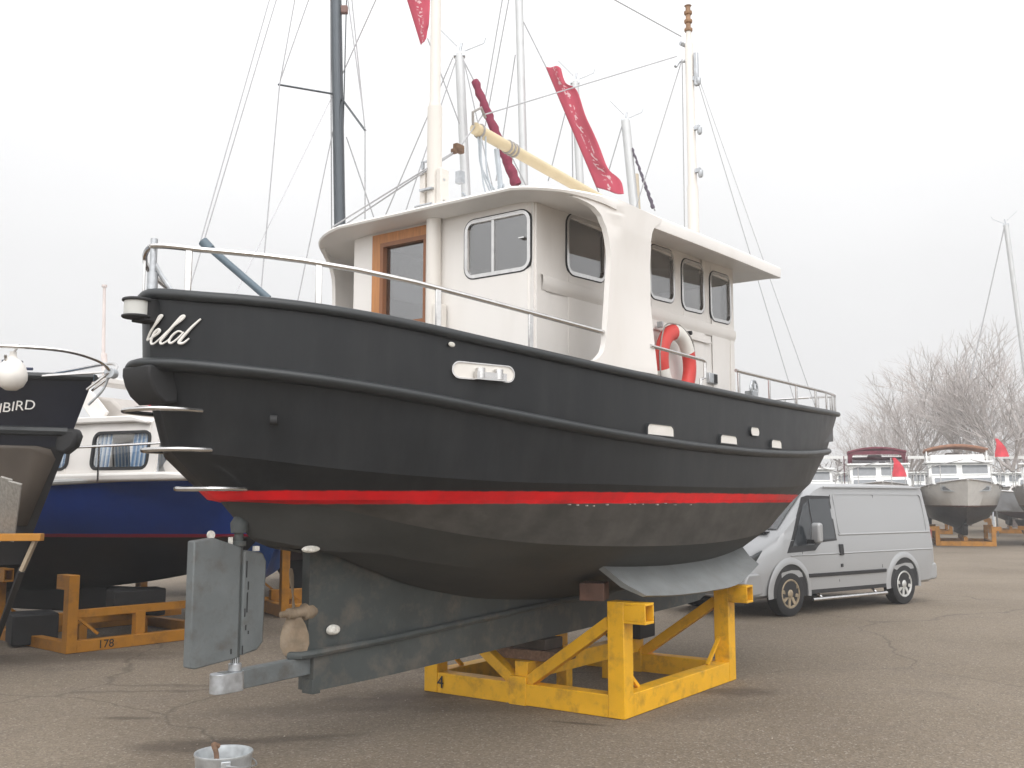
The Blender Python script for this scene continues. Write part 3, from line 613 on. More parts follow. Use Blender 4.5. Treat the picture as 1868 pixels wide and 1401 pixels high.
for q in (6.5, 5.88, 5.35): m_.box(P(7.27, .075, q + .25), (.04, .08, .05)); m_.lathe([(.02, q), (.03, q + .02), (.03, q + .08), (.0, q + .1)], P(7.27, .115, .16), 10)
m_.tube([P(7.27, -.05, 7.0), P(7.2, -.10, 6.98), P(7.14, -.12, 6.9)], .02, 8); m_.tube([P(7.27, -.05, 7.2), P(7.2, -.08, 7.21)], .025, 8); m_.build('mast_fitting', galv, FMT, split=True)
m_ = MB(); m_.tube([P(7.2, 0, 4.62), P(3.05, 0, 4.81)], .052, 14); BM = m_.build('boom', boomm, BOAT)
m_ = MB()
for q in (3.12, 3.52, 3.57, 3.62): m_.tube([P(q, .055 * math.cos(t), 4.81 - (q - 3.05) * .046 + .055 * math.sin(t)) for t in np.linspace(0, 2 * math.pi, 13)[:-1]], .011, 6, closed=True)
m_.tube([P(3.03, 0, 4.83), P(3.0, .02, 4.93), P(3.1, .03, 5.0), P(3.2, .0, 4.95)], .012, 6); m_.build('rope_lashing', rope, BM, split=True)
m_ = MB()
for pts in ([P(7.13, -.1, 7.02), P(3.16, 0, 4.96)], [P(3.16, 0, 4.96), P(3.03, 0, 4.80), P(2.84, 0, 4.57)], [P(2.84, .01, 4.57), P(2.47, -.03, 4.30), P(2.42, -1.02, 3.98)], [P(2.84, -.02, 4.55), P(2.47, -.06, 4.275), P(2.46, -1.02, 3.955)], [P(7.1, -.02, 7.24), P(5.448, 0, 6.99), P(2.56, 0, 6.45)],
            [P(7.2, -.06, 7.0), P(6.6, -1.3, 2.7)], [P(7.22, -.07, 7.0), P(7.22, -.1, 2.9)]):
    m_.tube(pts, .0065, 5)
for pts in ([P(7.3, .06, 6.9), P(8.0, 1.15, 2.75)], [P(7.27, 0, 7.1), P(10.6, 0, 3.0)]):
    m_.tube(pts, .004, 5)
m_.build('rigging_wire', wire, BOAT, split=True)
m_ = MB(); m_.box(P(2.84, 0, 4.57), (.10, .05, .07)); m_.box(P(2.78, 0, 4.53), (.05, .04, .04)); m_.build('pulley_block', oldwood, BOAT, split=True, bevel=.01)
m_ = MB()                                            # mainsheet tackle hanging from the boom end
for dx, dy, sag in ((.18, .02, .5), (.30, -.02, .42), (.42, .03, .62)):
    m_.tube(catmull([P(3.08 + dx * .2, dy, 4.77), P(3.08 + dx * .3, dy, 4.77 - sag * .6), P(3.2 + dx * .6, dy, 4.77 - sag), P(3.42, dy, 4.42)], 6), .008, 5)
m_.tube([P(3.36, 0, 4.72), P(3.42, 0, 4.40), P(3.45, 0, 4.12)], .024, 7); m_.tube(catmull([P(2.87, .02, 4.2), P(3.05, .02, 4.13), P(3.3, .02, 4.12), P(3.46, .02, 4.14)], 6), .010, 5); m_.tube([P(3.1, 0, 4.75), P(3.15, .02, 4.35), P(3.3, .02, 4.02)], .008, 5)
m_.build('sheet_tackle', M('pale_rope', (.46, .50, .54), .8, var=.1), BOAT, split=True)
m_ = MB(); m_.tube([P(3.46 + .06 * math.cos(t), 0, 4.11 + .06 * math.sin(t)) for t in np.linspace(0, 2 * math.pi, 13)[:-1]], .022, 6, closed=True); m_.box(P(2.93, .0, 4.12), (.09, .06, .08)); m_.box(P(2.86, .0, 4.33), (.05, .06, .10)); m_.build('shackle', galv, BOAT, split=True)

# ---- rails
def sheer_pt(s_, dz, side=1, out_=0.0): return P(s_, side * (half_beam(0, s_) + out_), float(spline(ZS, s_)[0]) + dz)
for side in (1, -1):
    m_ = MB(); us = [.036, .045, .065, .1, .17, .27, .42, .6, .88, 1.21, 1.6, 2.07, 2.45, 2.81]
    hts = np.interp(us, [0, .2, 1, 2.9], [.285, .275, .275, .262])
    m_.tube([sheer_pt(a, h_, side, -.01) for a, h_ in zip(us, hts)], .0165, 8); rl = m_.build('stern_rail', steel, BOAT)
    for a in (.135, .68, 1.36, 2.05):
        q = Vector(sheer_pt(a, .03, side, -.01)); t_ = Vector(sheer_pt(a + .02, .03, side)) - Vector(sheer_pt(a, .03, side))
        m_ = MB(); m_.beam(q, q + Vector((0, 0, .24)), .038, .014, up=t_.normalized().cross(Vector((0, 0, 1)))); m_.build('rail_post', steel, rl, bevel=.003)
    m_ = MB(); us = list(np.linspace(5.0, 9.6, 16)) + [10.0, 10.4, 10.75, 11.0, 11.15]
    m_.tube([sheer_pt(a, .235, side, -.02) for a in us], .0165, 8); rl = m_.build('bow_rail', steel, BOAT)
    for a in (5.06, 5.8, 6.6, 7.35, 7.95, 8.5, 9.2, 10.0, 10.8):
        q = Vector(sheer_pt(a, .02, side, -.02)); m_ = MB(); m_.beam(q, q + Vector((0, 0, .21)), .04, .014, up=(0, 1, 0)); m_.build('rail_post', steel, rl, bevel=.003)
    m_ = MB(); m_.tube([sheer_pt(3.36, .25, side), sheer_pt(4.27, .245, side), sheer_pt(4.31, .23, side), sheer_pt(4.30, .10, side), sheer_pt(4.22, .08, side), sheer_pt(4.215, -.01, side)], .014, 8); m_.build('side_handrail', steel, BOAT)
m_ = MB(); m_.tube([P(.05, 0, 2.9), P(.05, 0, 3.0)], .03, 10); m_.tube([P(.05, 0, 3.0), P(.05, 0, 3.20)], .02, 10); m_.tube(catmull([P(.05, 0, 3.07), P(.09, .03, 2.98), P(.14, .08, 2.88)], 6), .014, 8); m_.build('stern_post', galv, BOAT)
# foredeck gear
m_ = MB(); m_.box(P(6.6, .55, 2.60), (.55, .5, .42)); m_.box(P(7.9, .5, 2.62), (.5, .45, .36)); m_.box(P(8.5, .5, 2.63), (.4, .3, .30)); m_.build('hatch_cover', M('grey_canvas', (.19, .20, .20), .8, var=.15), BOAT, split=True, bevel=.05)
m_ = MB()
for k in range(4):
    a = math.pi * k / 4; m_.tube([P(7.15 + .10 * math.cos(a), .75, 2.92 + .10 * math.sin(a)), P(7.15 - .10 * math.cos(a), .75, 2.92 - .10 * math.sin(a))], .008, 5)
m_.tube([P(7.15 + .10 * math.cos(t), .75, 2.92 + .10 * math.sin(t)) for t in np.linspace(0, 2 * math.pi, 17)[:-1]], .012, 6, closed=True); m_.box(P(7.15, .72, 2.65), (.14, .1, .5)); m_.build('windlass', galv, BOAT)

# lifebuoy hung on the house side
def lifebuoy():
    t = empty('lifebuoy', (0, 0, 0), 0, 'red and white lifebuoy hanging on the white wheelhouse side behind a handrail', 'lifebuoy')
    t.matrix_world = BOAT.matrix_world.copy()
    t.location = Vector(BOAT.location) + Matrix.Rotation(BOAT.rotation_euler.z, 3, 'Z') @ Vector(P(4.6, 1.06, 2.90)); t.rotation_euler = (0, R(8), BOAT.rotation_euler.z)
    RM, rm = .275, .072
    def seg(t0, t1):
        m_ = MB(); rows = []
        for a in np.linspace(t0, t1, 14):
            c = Vector((RM * math.cos(a), 0, RM * math.sin(a))); e1 = Vector((math.cos(a), 0, math.sin(a)))
            rows.append([c + e1 * rm * math.cos(k) + Vector((0, 1, 0)) * rm * .8 * math.sin(k) for k in np.linspace(0, 2 * math.pi, 13)[:-1]])
        m_.grid(rows, closed=True); return m_
    for k, (a0, a1) in enumerate(((105, 205), (205, 300), (300, 395), (35, 105))): seg(R(a0), R(a1)).build('white_section' if k % 2 else 'red_section', whiteplastic if k % 2 else redplastic, t, smooth=80)
    m_ = MB()
    for k in range(4):
        a = R(20 + 90 * k + 71); b = a + R(90)
        m_.tube(catmull([Vector(((RM + rm * 1.05) * math.cos(a), -.02, (RM + rm * 1.05) * math.sin(a))), Vector(((RM + rm * 1.5) * math.cos((a + b) / 2), -.02, (RM + rm * 1.5) * math.sin((a + b) / 2))), Vector(((RM + rm * 1.05) * math.cos(b), -.02, (RM + rm * 1.05) * math.sin(b)))], 6), .007, 5)
    m_.build('grab_line', rope, t)
    m_ = MB(); m_.box((-.22, .06, .30), (.03, .05, .05)); m_.box((.20, .06, .30), (.03, .05, .05)); m_.build('bracket', galv, t)
lifebuoy()

# ------------------------------------------------------------------ cradles
def text_mesh(name, txt, size, mat, parent, loc, rot, depth=.002, shear=0., kind=None):
    cu = bpy.data.curves.new('lettering_curve', 'FONT'); cu.body = txt; cu.size = size; cu.extrude = depth; cu.shear = shear; cu.align_x = 'CENTER'; cu.align_y = 'CENTER'
    tmp = bpy.data.objects.new('tmp', cu); COL.objects.link(tmp); bpy.context.view_layer.update(); me = bpy.data.meshes.new_from_object(tmp.evaluated_get(bpy.context.evaluated_depsgraph_get())); bpy.data.objects.remove(tmp)
    o = bpy.data.objects.new(name, me); COL.objects.link(o); me.materials.clear(); me.materials.append(mat); o.parent = parent; o.location = loc; o.rotation_euler = rot; return o

def cradle(name, loc, rz, mat, label, L_=2.01, W_=1.90, h_=.9, group=None, arms=1, vbrace=True, wth=.15, bh=.175):
    t = empty(name, loc, rz, label, 'boat cradle', group); a, b = L_ / 2, W_ / 2
    for x in (-a, a):                                   # cross beams between the posts
        m_ = MB(); m_.beam((x, -b + wth / 2, bh / 2 + .002), (x, b - wth / 2, bh / 2 + .002), wth * .95, bh); m_.build('cross_beam', mat, t, bevel=.006)
        for sy in (1, -1):
            m_ = MB(); m_.beam((x, sy * b, 0.003), (x, sy * b, h_), wth, wth, up=(1, 0, 0)); m_.build('post', mat, t, bevel=.006)
            if arms:
                y0, y1 = sy * (b + arms * wth / 2), sy * (b + arms * (wth / 2 + .19))
                m_ = MB(); 
                for dz in (h_ - .012, h_ - .153): m_.box((x, (y0 + y1) / 2, dz), (wth, abs(y1 - y0), .02))
                for dx in (-wth / 2 + .007, wth / 2 - .007): m_.box((x + dx, (y0 + y1) / 2, h_ - .0825), (.013, abs(y1 - y0), .12))
                m_.box((x, y0 + sy * arms * .01, h_ - .0825), (wth - .03, .02, .12)); m_.build('arm', mat, t, bevel=.003)
            if vbrace:
                m_ = MB(); m_.beam((x, sy * .08, .19), (x, sy * (b - wth / 2), h_ * .82), .09, .10, up=(1, 0, 0)); m_.build('brace', mat, t, bevel=.004)
        if vbrace: m_ = MB(); m_.box((x, 0, .11), (wth * 1.04, .17, .24)); m_.build('gusset', mat, t, bevel=.004)
    for sy in (1, -1):
        m_ = MB(); m_.beam((-a + wth / 2, sy * b, bh / 2 + .004), (a - wth / 2, sy * b, bh / 2 + .004), wth * .97, bh + .003); m_.build('side_beam', mat, t, bevel=.006)
        m_ = MB(); m_.beam((-a + .07, sy * (b - .03), .40), (-a + .34, sy * (b - .03), .18), .03, .03); m_.beam((a - .07, sy * (b - .03), .40), (a - .34, sy * (b - .03), .18), .03, .03); m_.build('corner_stay', mat, t, split=True)
    m_ = MB(); m_.beam((-a - .02, 0, .27), (a + .02, 0, .27), .13, .15); m_.build('keel_beam', mat, t, bevel=.006)
    for x in (-.35, .45): MB().box((x, 0, .098), (.10, .11, .19)).build('leg', mat, t, bevel=.004)
    return t
RZ = math.atan2(.8115, .5843); AX = Vector((.5843, .8115, 0)); RX = Vector((.8115, -.5843, 0)); O_ = Vector((-2.098, 5.53, 0))
def bw(s_, r_, z_): return O_ + AX * s_ + RX * r_ + Vector((0, 0, z_))
CR = cradle('boat_cradle', bw(4.745, 0, 0), RZ, yellow, 'yellow steel cradle marked 4 carrying the big charcoal cutter')
text_mesh('number_lettering', '4', .15, textk, CR, (-1.088, .83, .095), (R(90), 0, R(-90)))
def block(s_, r_, z0, sz, mat, label, rz=0):
    m_ = MB(); m_.box((0, 0, sz[2] / 2), sz); o = m_.build('keel_block', mat, None, bevel=.008); o.location = bw(s_, r_, z0); o.rotation_euler = (0, 0, RZ + rz); tag(o, label, 'timber block', 'timber blocks under the big cutter'); return o
block(3.95, 0, .347, (.30, .62, .085), oldwood, 'brown timber laid across the rear of the yellow cradle under the keel', .05)
block(3.97, 0, .434, (.28, .34, .09), M('dark_timber', (.06, .045, .035), .85, var=.3), 'dark timber pad stacked on the brown timber under the keel')
block(5.62, .0, .347, (.34, .38, .20), rubber, 'black block on the front of the yellow cradle under the keel', .04)
block(3.70, .74, .902, (.24, .20, .14), M('rotten_timber', (.13, .07, .05), .9, var=.35, bump=.4, bscale=20), 'rotten reddish timber wedge on the rear post beside the bilge keel', .35)

# ------------------------------------------------------------------ bucket
bk = empty('bucket', (-1.555, 5.52, 0), R(20), 'galvanised bucket with wet contents standing at the lower edge of the photo', 'bucket')
zn = M('zinc_bucket', (.52, .545, .56), .38, .55, var=.22, scale=16, bump=.12, bscale=30, dirt=(.34, .34, .33), dirt_amt=.5, dscale=7)
m_ = MB(); m_.lathe([(.0, .012), (.098, .012), (.104, .0), (.108, .02), (.116, .10), (.120, .105), (.120, .112), (.117, .118), (.137, .245), (.143, .25), (.143, .262), (.146, .268), (.150, .335), (.156, .343), (.154, .352), (.147, .35), (.144, .335), (.130, .24), (.108, .03), (.0, .025)], n=48); m_.build('pail', zn, bk, smooth=50)
m_ = MB()
for sy in (1, -1): m_.box((0, sy * .155, .31), (.05, .012, .05))
m_.build('ear', zn, bk, bevel=.004, split=True)
m_ = MB(); m_.tube(catmull([(0, .165, .315), (.08, .155, .30), (.155, .08, .285), (.172, 0, .28), (.155, -.08, .285), (.08, -.155, .30), (0, -.165, .315)], 6), .0045, 6); m_.build('handle', galv, bk)
m_ = MB(); m_.lathe([(0, .262), (.09, .265), (.136, .258)], n=28); m_.build('water', M('grimy_water', (.42, .44, .42), .08, var=.25, scale=18), bk)
m_ = MB(); m_.tube(catmull([(-.03, .02, .24), (-.035, .06, .33), (-.05, .075, .375), (-.02, .09, .36)], 5), .014, 7); m_.tube(catmull([(-.10, .0, .26), (-.06, -.02, .275), (-.02, -.05, .27)], 4), .016, 7); m_.build('rag', oldwood, bk, split=True)

# ------------------------------------------------------------------ generic hull for the other boats (local x forward, z up)
def gen_hull(name, parent, mat, Lg, B, zd, zwl, zk, stem=.7, tw=.8, full=2.3, keel=True, deckmat=None, n=36, zc=None, deck_drop=.03, capmat=None):
    """zd = [stern, mid, bow] deck height; zwl water line; zk bottom of hull; stem = overhang of the stem; tw = transom width share"""
    u = np.linspace(0, 1, n)
    def beam(u, B_, p): 
        a = np.clip((.42 - u) / .42, 0, 1); b = np.clip((u - .42) / .58, 0, 1)
        return np.where(u < .42, B_ / 2 * (1 - (1 - tw) * a ** 2), B_ / 2 * (1 - b ** p))
    zdk = np.interp(u, [0, .4, 1], zd); zdk = spline([(0, zd[0]), (.25, zd[0] * .5 + zd[1] * .5), (.45, zd[1]), (1, zd[2])], u)
    ls = [(u * Lg, beam(u, B, full), zdk), (u * (Lg - stem * .45), beam(u, B * .965, full * .93), zdk * .55 + zwl * .45), (u * (Lg - stem), beam(u, B * .90, full * .82), np.full(n, zwl) + .0),
          (u * (Lg - stem * 1.5), beam(u, B * .72, full * .7), zwl - (zwl - zk) * .55 * (1 - u ** 3)), (u * (Lg - stem * 2), beam(u, B * .05, 4), zk + (zwl - zk) * .6 * u ** 4)]
    m_ = MB()
    for sd in (1, -1):
        m_.grid([[(a, sd * b, c) for a, b, c in zip(*l_)] for l_ in ls])
    m_.f.append(tuple([0 + k * n for k in range(5)] + [5 * n + k * n for k in range(4, -1, -1)]))
    o = m_.build(name, mat, parent, smooth=35)
    x, y, z = ls[0]
    d_ = MB(); d_.grid([[(a, max(b - .02, 0), c - deck_drop) for a, b, c in zip(x, y, z)], [(a, 0, c - deck_drop + .05) for a, c in zip(x, z)], [(a, -max(b - .02, 0), c - deck_drop) for a, b, c in zip(x, y, z)]]); d_.build('deck', deckmat or white, parent)
    r_ = MB()
    for sd in (1, -1): r_.tube([(a, sd * (b + .015), c) for a, b, c in zip(x, y, z)], .035, 8)
    r_.build('gunwale', capmat or steel, parent, split=True)
    return ls
def side_fn(y0, sy, lean=0.0): return lambda a, b, t=0: (a, sy * (y0 + t), b)

# ---- blue cruiser behind the stern, bow to the right
BL = empty('blue_cruiser', (-10.18, 15.0, 0), math.atan2(-.37, .93), 'royal blue steel cruiser with white cabin, striped curtains and thin red waterline', 'boat')
BLo = 8.8
bluem = banded('blue_hull_paint', [(1.255, (.008, .009, .011)), (1.295, (.30, .010, .04)), (9, (.003, .040, .27))], spec=.3, rough=.4, wobble=.002, noise=.08)
gen_hull('hull', BL, bluem, BLo, 2.7, [1.86, 1.86, 2.06], 1.27, .45, stem=.75, tw=.85, full=2.6, capmat=M('rub_rail', (.42, .42, .41), .5))
m_ = MB(); m_.box((3.6, 0, .42), (5.2, .14, .34)); m_.build('keel', rubber, BL, bevel=.02)
m_ = MB()                                               # white coaming and low trunk
m_.prism([(2.3, 1.93), (7.0, 1.98), (6.9, 2.04), (6.4, 2.07), (2.3, 2.03)], lambda a, b, t: (a, t, b), -1.22, 1.22); m_.build('coaming', white, BL, bevel=.03)
cab = [(3.3, 2.04), (6.35, 2.08), (5.75, 2.62), (5.6, 2.68), (3.3, 2.68)]
CY_ = 1.02
bws = [(5.11, 5.98, 2.11, 2.56), (3.55, 4.75, 2.11, 2.56)]
for sy in (1, -1):
    f_ = lambda a, b, t=0, sy=sy: (a, sy * (CY_ + t - (b - 2.04) * .12), b)
    wall('cabin_side', f_, 3.3, 6.1, lambda x: 2.03, lambda x: 2.68, [(a + .02, b - .03, c + .02, d_ - .02) for a, b, c, d_ in bws], white, BL)
    for (a, b, c, d_) in bws: window(f_, a, b, c, d_, BL, rad=.10, wd=.03, mat=rubber, gm=glass('clear_glass', (.95, .95, .95), .08))
    for (a, b) in ((5.14, 5.38), (5.70, 5.95), (3.6, 3.9), (4.4, 4.7)):
        m_ = MB(); m_.grid([[f_(x, z, -.03 + .012 * math.sin(x * 95)) for x in np.linspace(a, b, 25)] for z in (2.12, 2.34, 2.56)]); 
        cm = bpy.data.materials.get('striped_curtain')
        if not cm:
            cm = M('striped_curtain', (.62, .68, .74), .8, var=.05); n_ = cm.node_tree.nodes; l_ = cm.node_tree.links.new
            wv = n_.new('ShaderNodeTexWave'); wv.inputs['Scale'].default_value = 5; tco = [q for q in n_ if q.type == 'TEX_COORD'][0]; l_(tco.outputs['Object'], wv.inputs[0])
            rp_ = n_.new('ShaderNodeValToRGB'); rp_.color_ramp.elements[0].color = (.12, .24, .42, 1); rp_.color_ramp.elements[1].color = (.72, .76, .78, 1); l_(wv.outputs[0], rp_.inputs[0]); l_(rp_.outputs[0], n_['Principled BSDF'].inputs['Base Color'])
        m_.build('curtain', cm, BL, smooth=80)
m_ = MB(); m_.prism([(3.2, 2.67), (5.75, 2.67), (5.95, 2.64), (5.97, 2.67), (5.7, 2.745), (3.2, 2.745)], lambda a, b, t: (a, t, b), -1.03, 1.03); m_.build('cabin_roof', white, BL, bevel=.015)
m_ = MB(); m_.add([(6.1, .98, 2.08), (6.1, -.98, 2.08), (5.8, -.92, 2.65), (5.8, .92, 2.65)], [(0, 1, 2, 3)]); m_.add([(3.3, .98, 2.08), (3.3, -.98, 2.08), (3.3, -.92, 2.65), (3.3, .92, 2.65)], [(0, 1, 2, 3)]); m_.build('windscreen', glass('screen_glass', (.6, .62, .63), .15), BL, split=True)
m_ = MB(); m_.prism([(5.95, 2.06), (6.9, 2.04), (6.8, 2.10), (6.4, 2.20), (6.12, 2.25)], lambda a, b, t: (a, t, b), -.85, .85); m_.build('foredeck_trunk', white, BL, bevel=.03)
for sy in (1, -1):                                      # raked arch on the roof
    m_ = MB(); m_.beam((5.05, sy * .78, 2.74), (4.45, sy * .72, 3.28), .22, .05, up=(0, 1, 0)); m_.build('arch_leg', white, BL, bevel=.012)
m_ = MB(); m_.box((4.42, 0, 3.30), (.34, 1.55, .09)); m_.build('arch_top', white, BL, bevel=.02)
m_ = MB(); m_.prism([(4.9, 2.75), (5.35, 2.75), (5.0, 3.02), (4.7, 3.05)], lambda a, b, t: (a, t, b), -.62, .62); m_.build('flybridge_seat', M('beige_vinyl', (.42, .39, .36), .6), BL, bevel=.04)
m_ = MB(); m_.tube([(4.3, 0, 3.3), (4.25, 0, 3.7), (4.24, 0, 3.71), (4.2, 0, 4.62)], [.04, .04, .024, .02], 10); m_.tube([(4.2, 0, 4.62), (4.2, 0, 4.65)], .036, 10); m_.build('antenna', M('pinkish_grp', (.66, .58, .55), .5), BL)
for sy in (1, -1):
    m_ = MB(); m_.tube(catmull([(3.6, sy * 1.36, 2.33), (5.2, sy * 1.33, 2.36), (6.6, sy * 1.02, 2.42), (7.6, sy * .5, 2.52), (7.9, 0, 2.56)], 6), .016, 7)
    for x, y in ((4.2, 1.35), (5.5, 1.28), (6.6, 1.02), (7.5, .55)): m_.tube([(x, sy * y, 1.95), (x, sy * y, 2.4)], .012, 6)
    m_.build('guard_rail', steel, BL)
m_ = MB(); m_.box((6.75, -1.02, 2.20), (.34, .1, .16)); m_.build('blue_bundle', M('blue_cloth', (.02, .06, .16), .8), BL, bevel=.05)
m_ = MB(); m_.tube(catmull([(6.6, -1.06, 2.18), (6.8, -1.12, 2.06), (7.05, -1.02, 2.02)], 5), .022, 6); m_.build('mooring_rope', M('white_rope', (.62, .59, .54), .8), BL)
for ch in BL.children:
    if ch.name.split('.')[0] not in ('hull', 'deck', 'gunwale', 'keel'): ch.location.x += .8; ch.location.z -= .05
# red pennant seen on the blue boat's roof
m_ = MB(); m_.tube([(5.8, 0, 2.68), (5.8, 0, 3.12)], .012, 6); rowz = []
for z in np.linspace(2.74, 3.1, 8): rowz.append([(5.8 + d_, 0 - .02 * math.sin(d_ * 18 + z * 9), z) for d_ in np.linspace(0, .18, 8)])
fl_ = empty('pennant', (0, 0, 0), 0, 'small red pennant on a staff above the blue cruiser cabin', 'flag'); fl_.matrix_world = Matrix.LocRotScale(BL.location, BL.rotation_euler, None)
m_.build('staff', steel, fl_); m_ = MB(); m_.grid(rowz); o = m_.build('cloth', M('pennant_red', (.62, .06, .09), .7, var=.15), fl_, smooth=80)
OC = cradle('boat_cradle', (-5.05, 12.62, 0), math.atan2(.76, .65), orange, 'orange steel cradle marked 178 under the blue cruiser at left', L_=1.9, W_=1.9, h_=.86, vbrace=False, arms=-1, wth=.12, bh=.125)
m_ = MB(); m_.beam((-.95, -.9, .42), (.95, -.9, .42), .08, .09); m_.build('upper_beam', orange, OC, bevel=.005)
m_ = MB(); m_.box((-.1, -.9, .25), (.12, .1, .30)); m_.build('upright', orange, OC, bevel=.005)
text_mesh('number_lettering', '178', .13, textk, OC, (-.55, -1.012, .066), (R(90), 0, 0))
for i, (px, py, Y, sz, lab) in enumerate(((60, 1118, 12.0, (.5, .5, .35), 'black block under the far left boat'), (248, 1090, 12.4, (.62, .4, .22), 'black block on the orange cradle beam left of the grey rudder'))):
    m_ = MB(); m_.box((0, 0, 0), sz); o = m_.build('support_block', rubber, None, bevel=.02); g = at(px, py, Y); o.location = g; o.rotation_euler = (0, 0, .6); tag(o, lab, 'block')
    z0 = g.z - sz[2] / 2
    if i == 0: o.location.z = sz[2] / 2 + .02
# second blue hull seen between rudder and skeg
B2 = empty('blue_hull_boat', (-4.08, 14.3, 0), math.atan2(.99, -.1), 'bright blue boat standing far behind the grey rudder', 'boat')
gen_hull('hull', B2, banded('bright_blue_paint', [(.50, (.10, .055, .04)), (9, (.010, .055, .21))], rough=.35), 3.6, 1.6, [1.75, 1.7, 1.85], 1.0, .28, stem=.4, tw=.92)
oc2 = cradle('boat_cradle', (-3.05, 15.6, 0), R(30), orange, 'orange cradle seen between the grey rudder and the skeg', L_=1.4, W_=1.3, h_=1.25, vbrace=False, wth=.12)

# ---- navy boat at the far left, bow to the right, name on the bow
NV = empty('navy_boat', (-3.97 - 7.4, 9.35 + .55, 0), math.atan2(-.075, 1), 'dark navy boat with tan lower panel and round white fender at the left edge', 'boat')
nvm = banded('navy_paint', [(1.05, (.010, .010, .011)), (2.2, (.010, .010, .012)), (9, (.007, .009, .018))], rough=.3)
NL = gen_hull('hull', NV, nvm, 7.4, 2.6, [2.72, 2.70, 2.86], 1.1, .35, stem=.62, tw=.85, full=2.4, deckmat=M('light_blue_deck', (.16, .30, .46), .6), capmat=black_paint)
m_ = MB()
xs_ = np.linspace(1, 7.18, 40)
def nb(x): u = x / 7.18; b = max(0, (u - .42) / .58); return 1.25 * (1 - b ** 2.25)
for sy in (1, -1): m_.tube([(x, sy * (nb(x) + .03), 2.34) for x in xs_], .045, 8)
m_.build('rubbing_strake', black_paint, NV, split=True)
m_ = MB(); m_.prism([(7.08, 2.37), (7.27, 2.37), (7.30, 2.30), (7.27, 2.20), (7.18, 2.13), (7.08, 2.15)], lambda a, b, t: (a, t, b), -.07, .07); m_.build('bow_fender', rubber, NV, bevel=.03)
def nav_side(x, z, off=.02):                            # point on the starboard side, between deck and waterline lines
    f = (z - 1.1) / (2.8 - 1.1); xe = 7.4 - .62 * (1 - f) ; u = x / xe; b = max(0, (u - .42) / .58); p_ = 2.4 * (.82 + .18 * f)
    return (x, -(2.6 * (.90 + .10 * f) / 2 * (1 - min(b, 1) ** p_) + off), z)
m_ = MB(); pan = [(5.2, 2.20), (6.55, 2.20), (6.66, 2.16), (6.70, 2.05), (6.44, 1.46), (5.2, 1.46)]
rows = [[nav_side(xe_ * f + 5.2 * (1 - f), z, .015) for f in np.linspace(0, 1, 12)] for z, xe_ in ((2.2, 6.96), (2.17, 7.06), (2.08, 7.09), (1.8, 6.98), (1.46, 6.85))]
m_.grid(rows); o = m_.build('tan_panel', M('tan_tone', (.085, .068, .053), .6, var=.15, scale=3), NV, smooth=60); sol = o.modifiers.new('solid', 'SOLIDIFY'); sol.thickness = .012  # one tan tone over a raised sheet on the starboard side
for i, ch in enumerate('NBIRD'):
    x = 6.70 + .8 * (0, .092, .150, .208, .300)[i]; p = Vector(nav_side(x, 2.53 + .010 * i, .03)); q = Vector(nav_side(x + .05, 2.53, .03)); an = math.atan2(q.y - p.y, q.x - p.x)
    text_mesh('name_lettering', ch, .128, textw, NV, p, (R(88), 0, an), shear=.1)
for sy in (1, -1):
    m_ = MB(); m_.tube(catmull([(4.4, sy * 1.25, 2.90), (5.6, sy * 1.15, 2.97), (6.6, sy * .88, 3.04), (7.25, sy * .5, 3.06), (7.52, sy * .2, 3.0), (7.58, 0, 2.9)], 7), .017, 8)
    for (x, y, x2, y2) in ((5.6, 1.15, 6.02, .95), (6.95, .72, 6.9, .55)): m_.tube([(x, sy * y, 2.98), (x2, sy * y2, 2.72)], .013, 6)
    m_.tube([(7.0, sy * .3, 2.84), (7.55, sy * .1, 2.9)], .013, 6); m_.tube([(7.36, sy * .05, 2.74), (7.57, sy * .05, 2.9)], .013, 6)
    m_.build('pulpit_rail', steel, NV)
m_ = MB(); m_.tube(catmull([(7.56, 0, 2.93), (7.50, 0, 2.75), (7.36, 0, 2.6)], 5), .013, 6); m_.lathe([(0, -.05), (.05, -.05), (.05, .05), (0, .05)], (7.57, 0, 2.9), 12, 'Y'); m_.build('bow_fitting', galv, NV)
m_ = MB(); m_.lathe([(.075, 2.80), (.075, 2.96), (.09, 2.965), (.09, 2.99), (0, 2.99)], (6.75, -.28, 0), 14); m_.tube([(6.55, -.28, 2.93), (6.95, -.28, 2.91)], .014, 6); m_.build('bollard', M('navy_metal', (.03, .04, .08), .4), NV)
fd = empty('fender', (0, 0, 0), 0, 'round white fender hanging from the navy boat rail', 'fender'); fd.location = Vector(NV.location) + Matrix.Rotation(NV.rotation_euler.z, 3, 'Z') @ Vector((6.96, -.62, 2.82))
m_ = MB(); m_.lathe([(.0, -.15), (.05, -.145), (.10, -.11), (.13, -.05), (.13, 0), (.11, .07), (.07, .12), (.04, .14), (.03, .17), (.03, .20), (0, .20)], n=20); m_.build('body', whiteplastic, fd, smooth=80)
m_ = MB(); m_.tube([(0, 0, .19), (.03, .05, .27)], .01, 6); m_.build('lanyard', rope, fd)
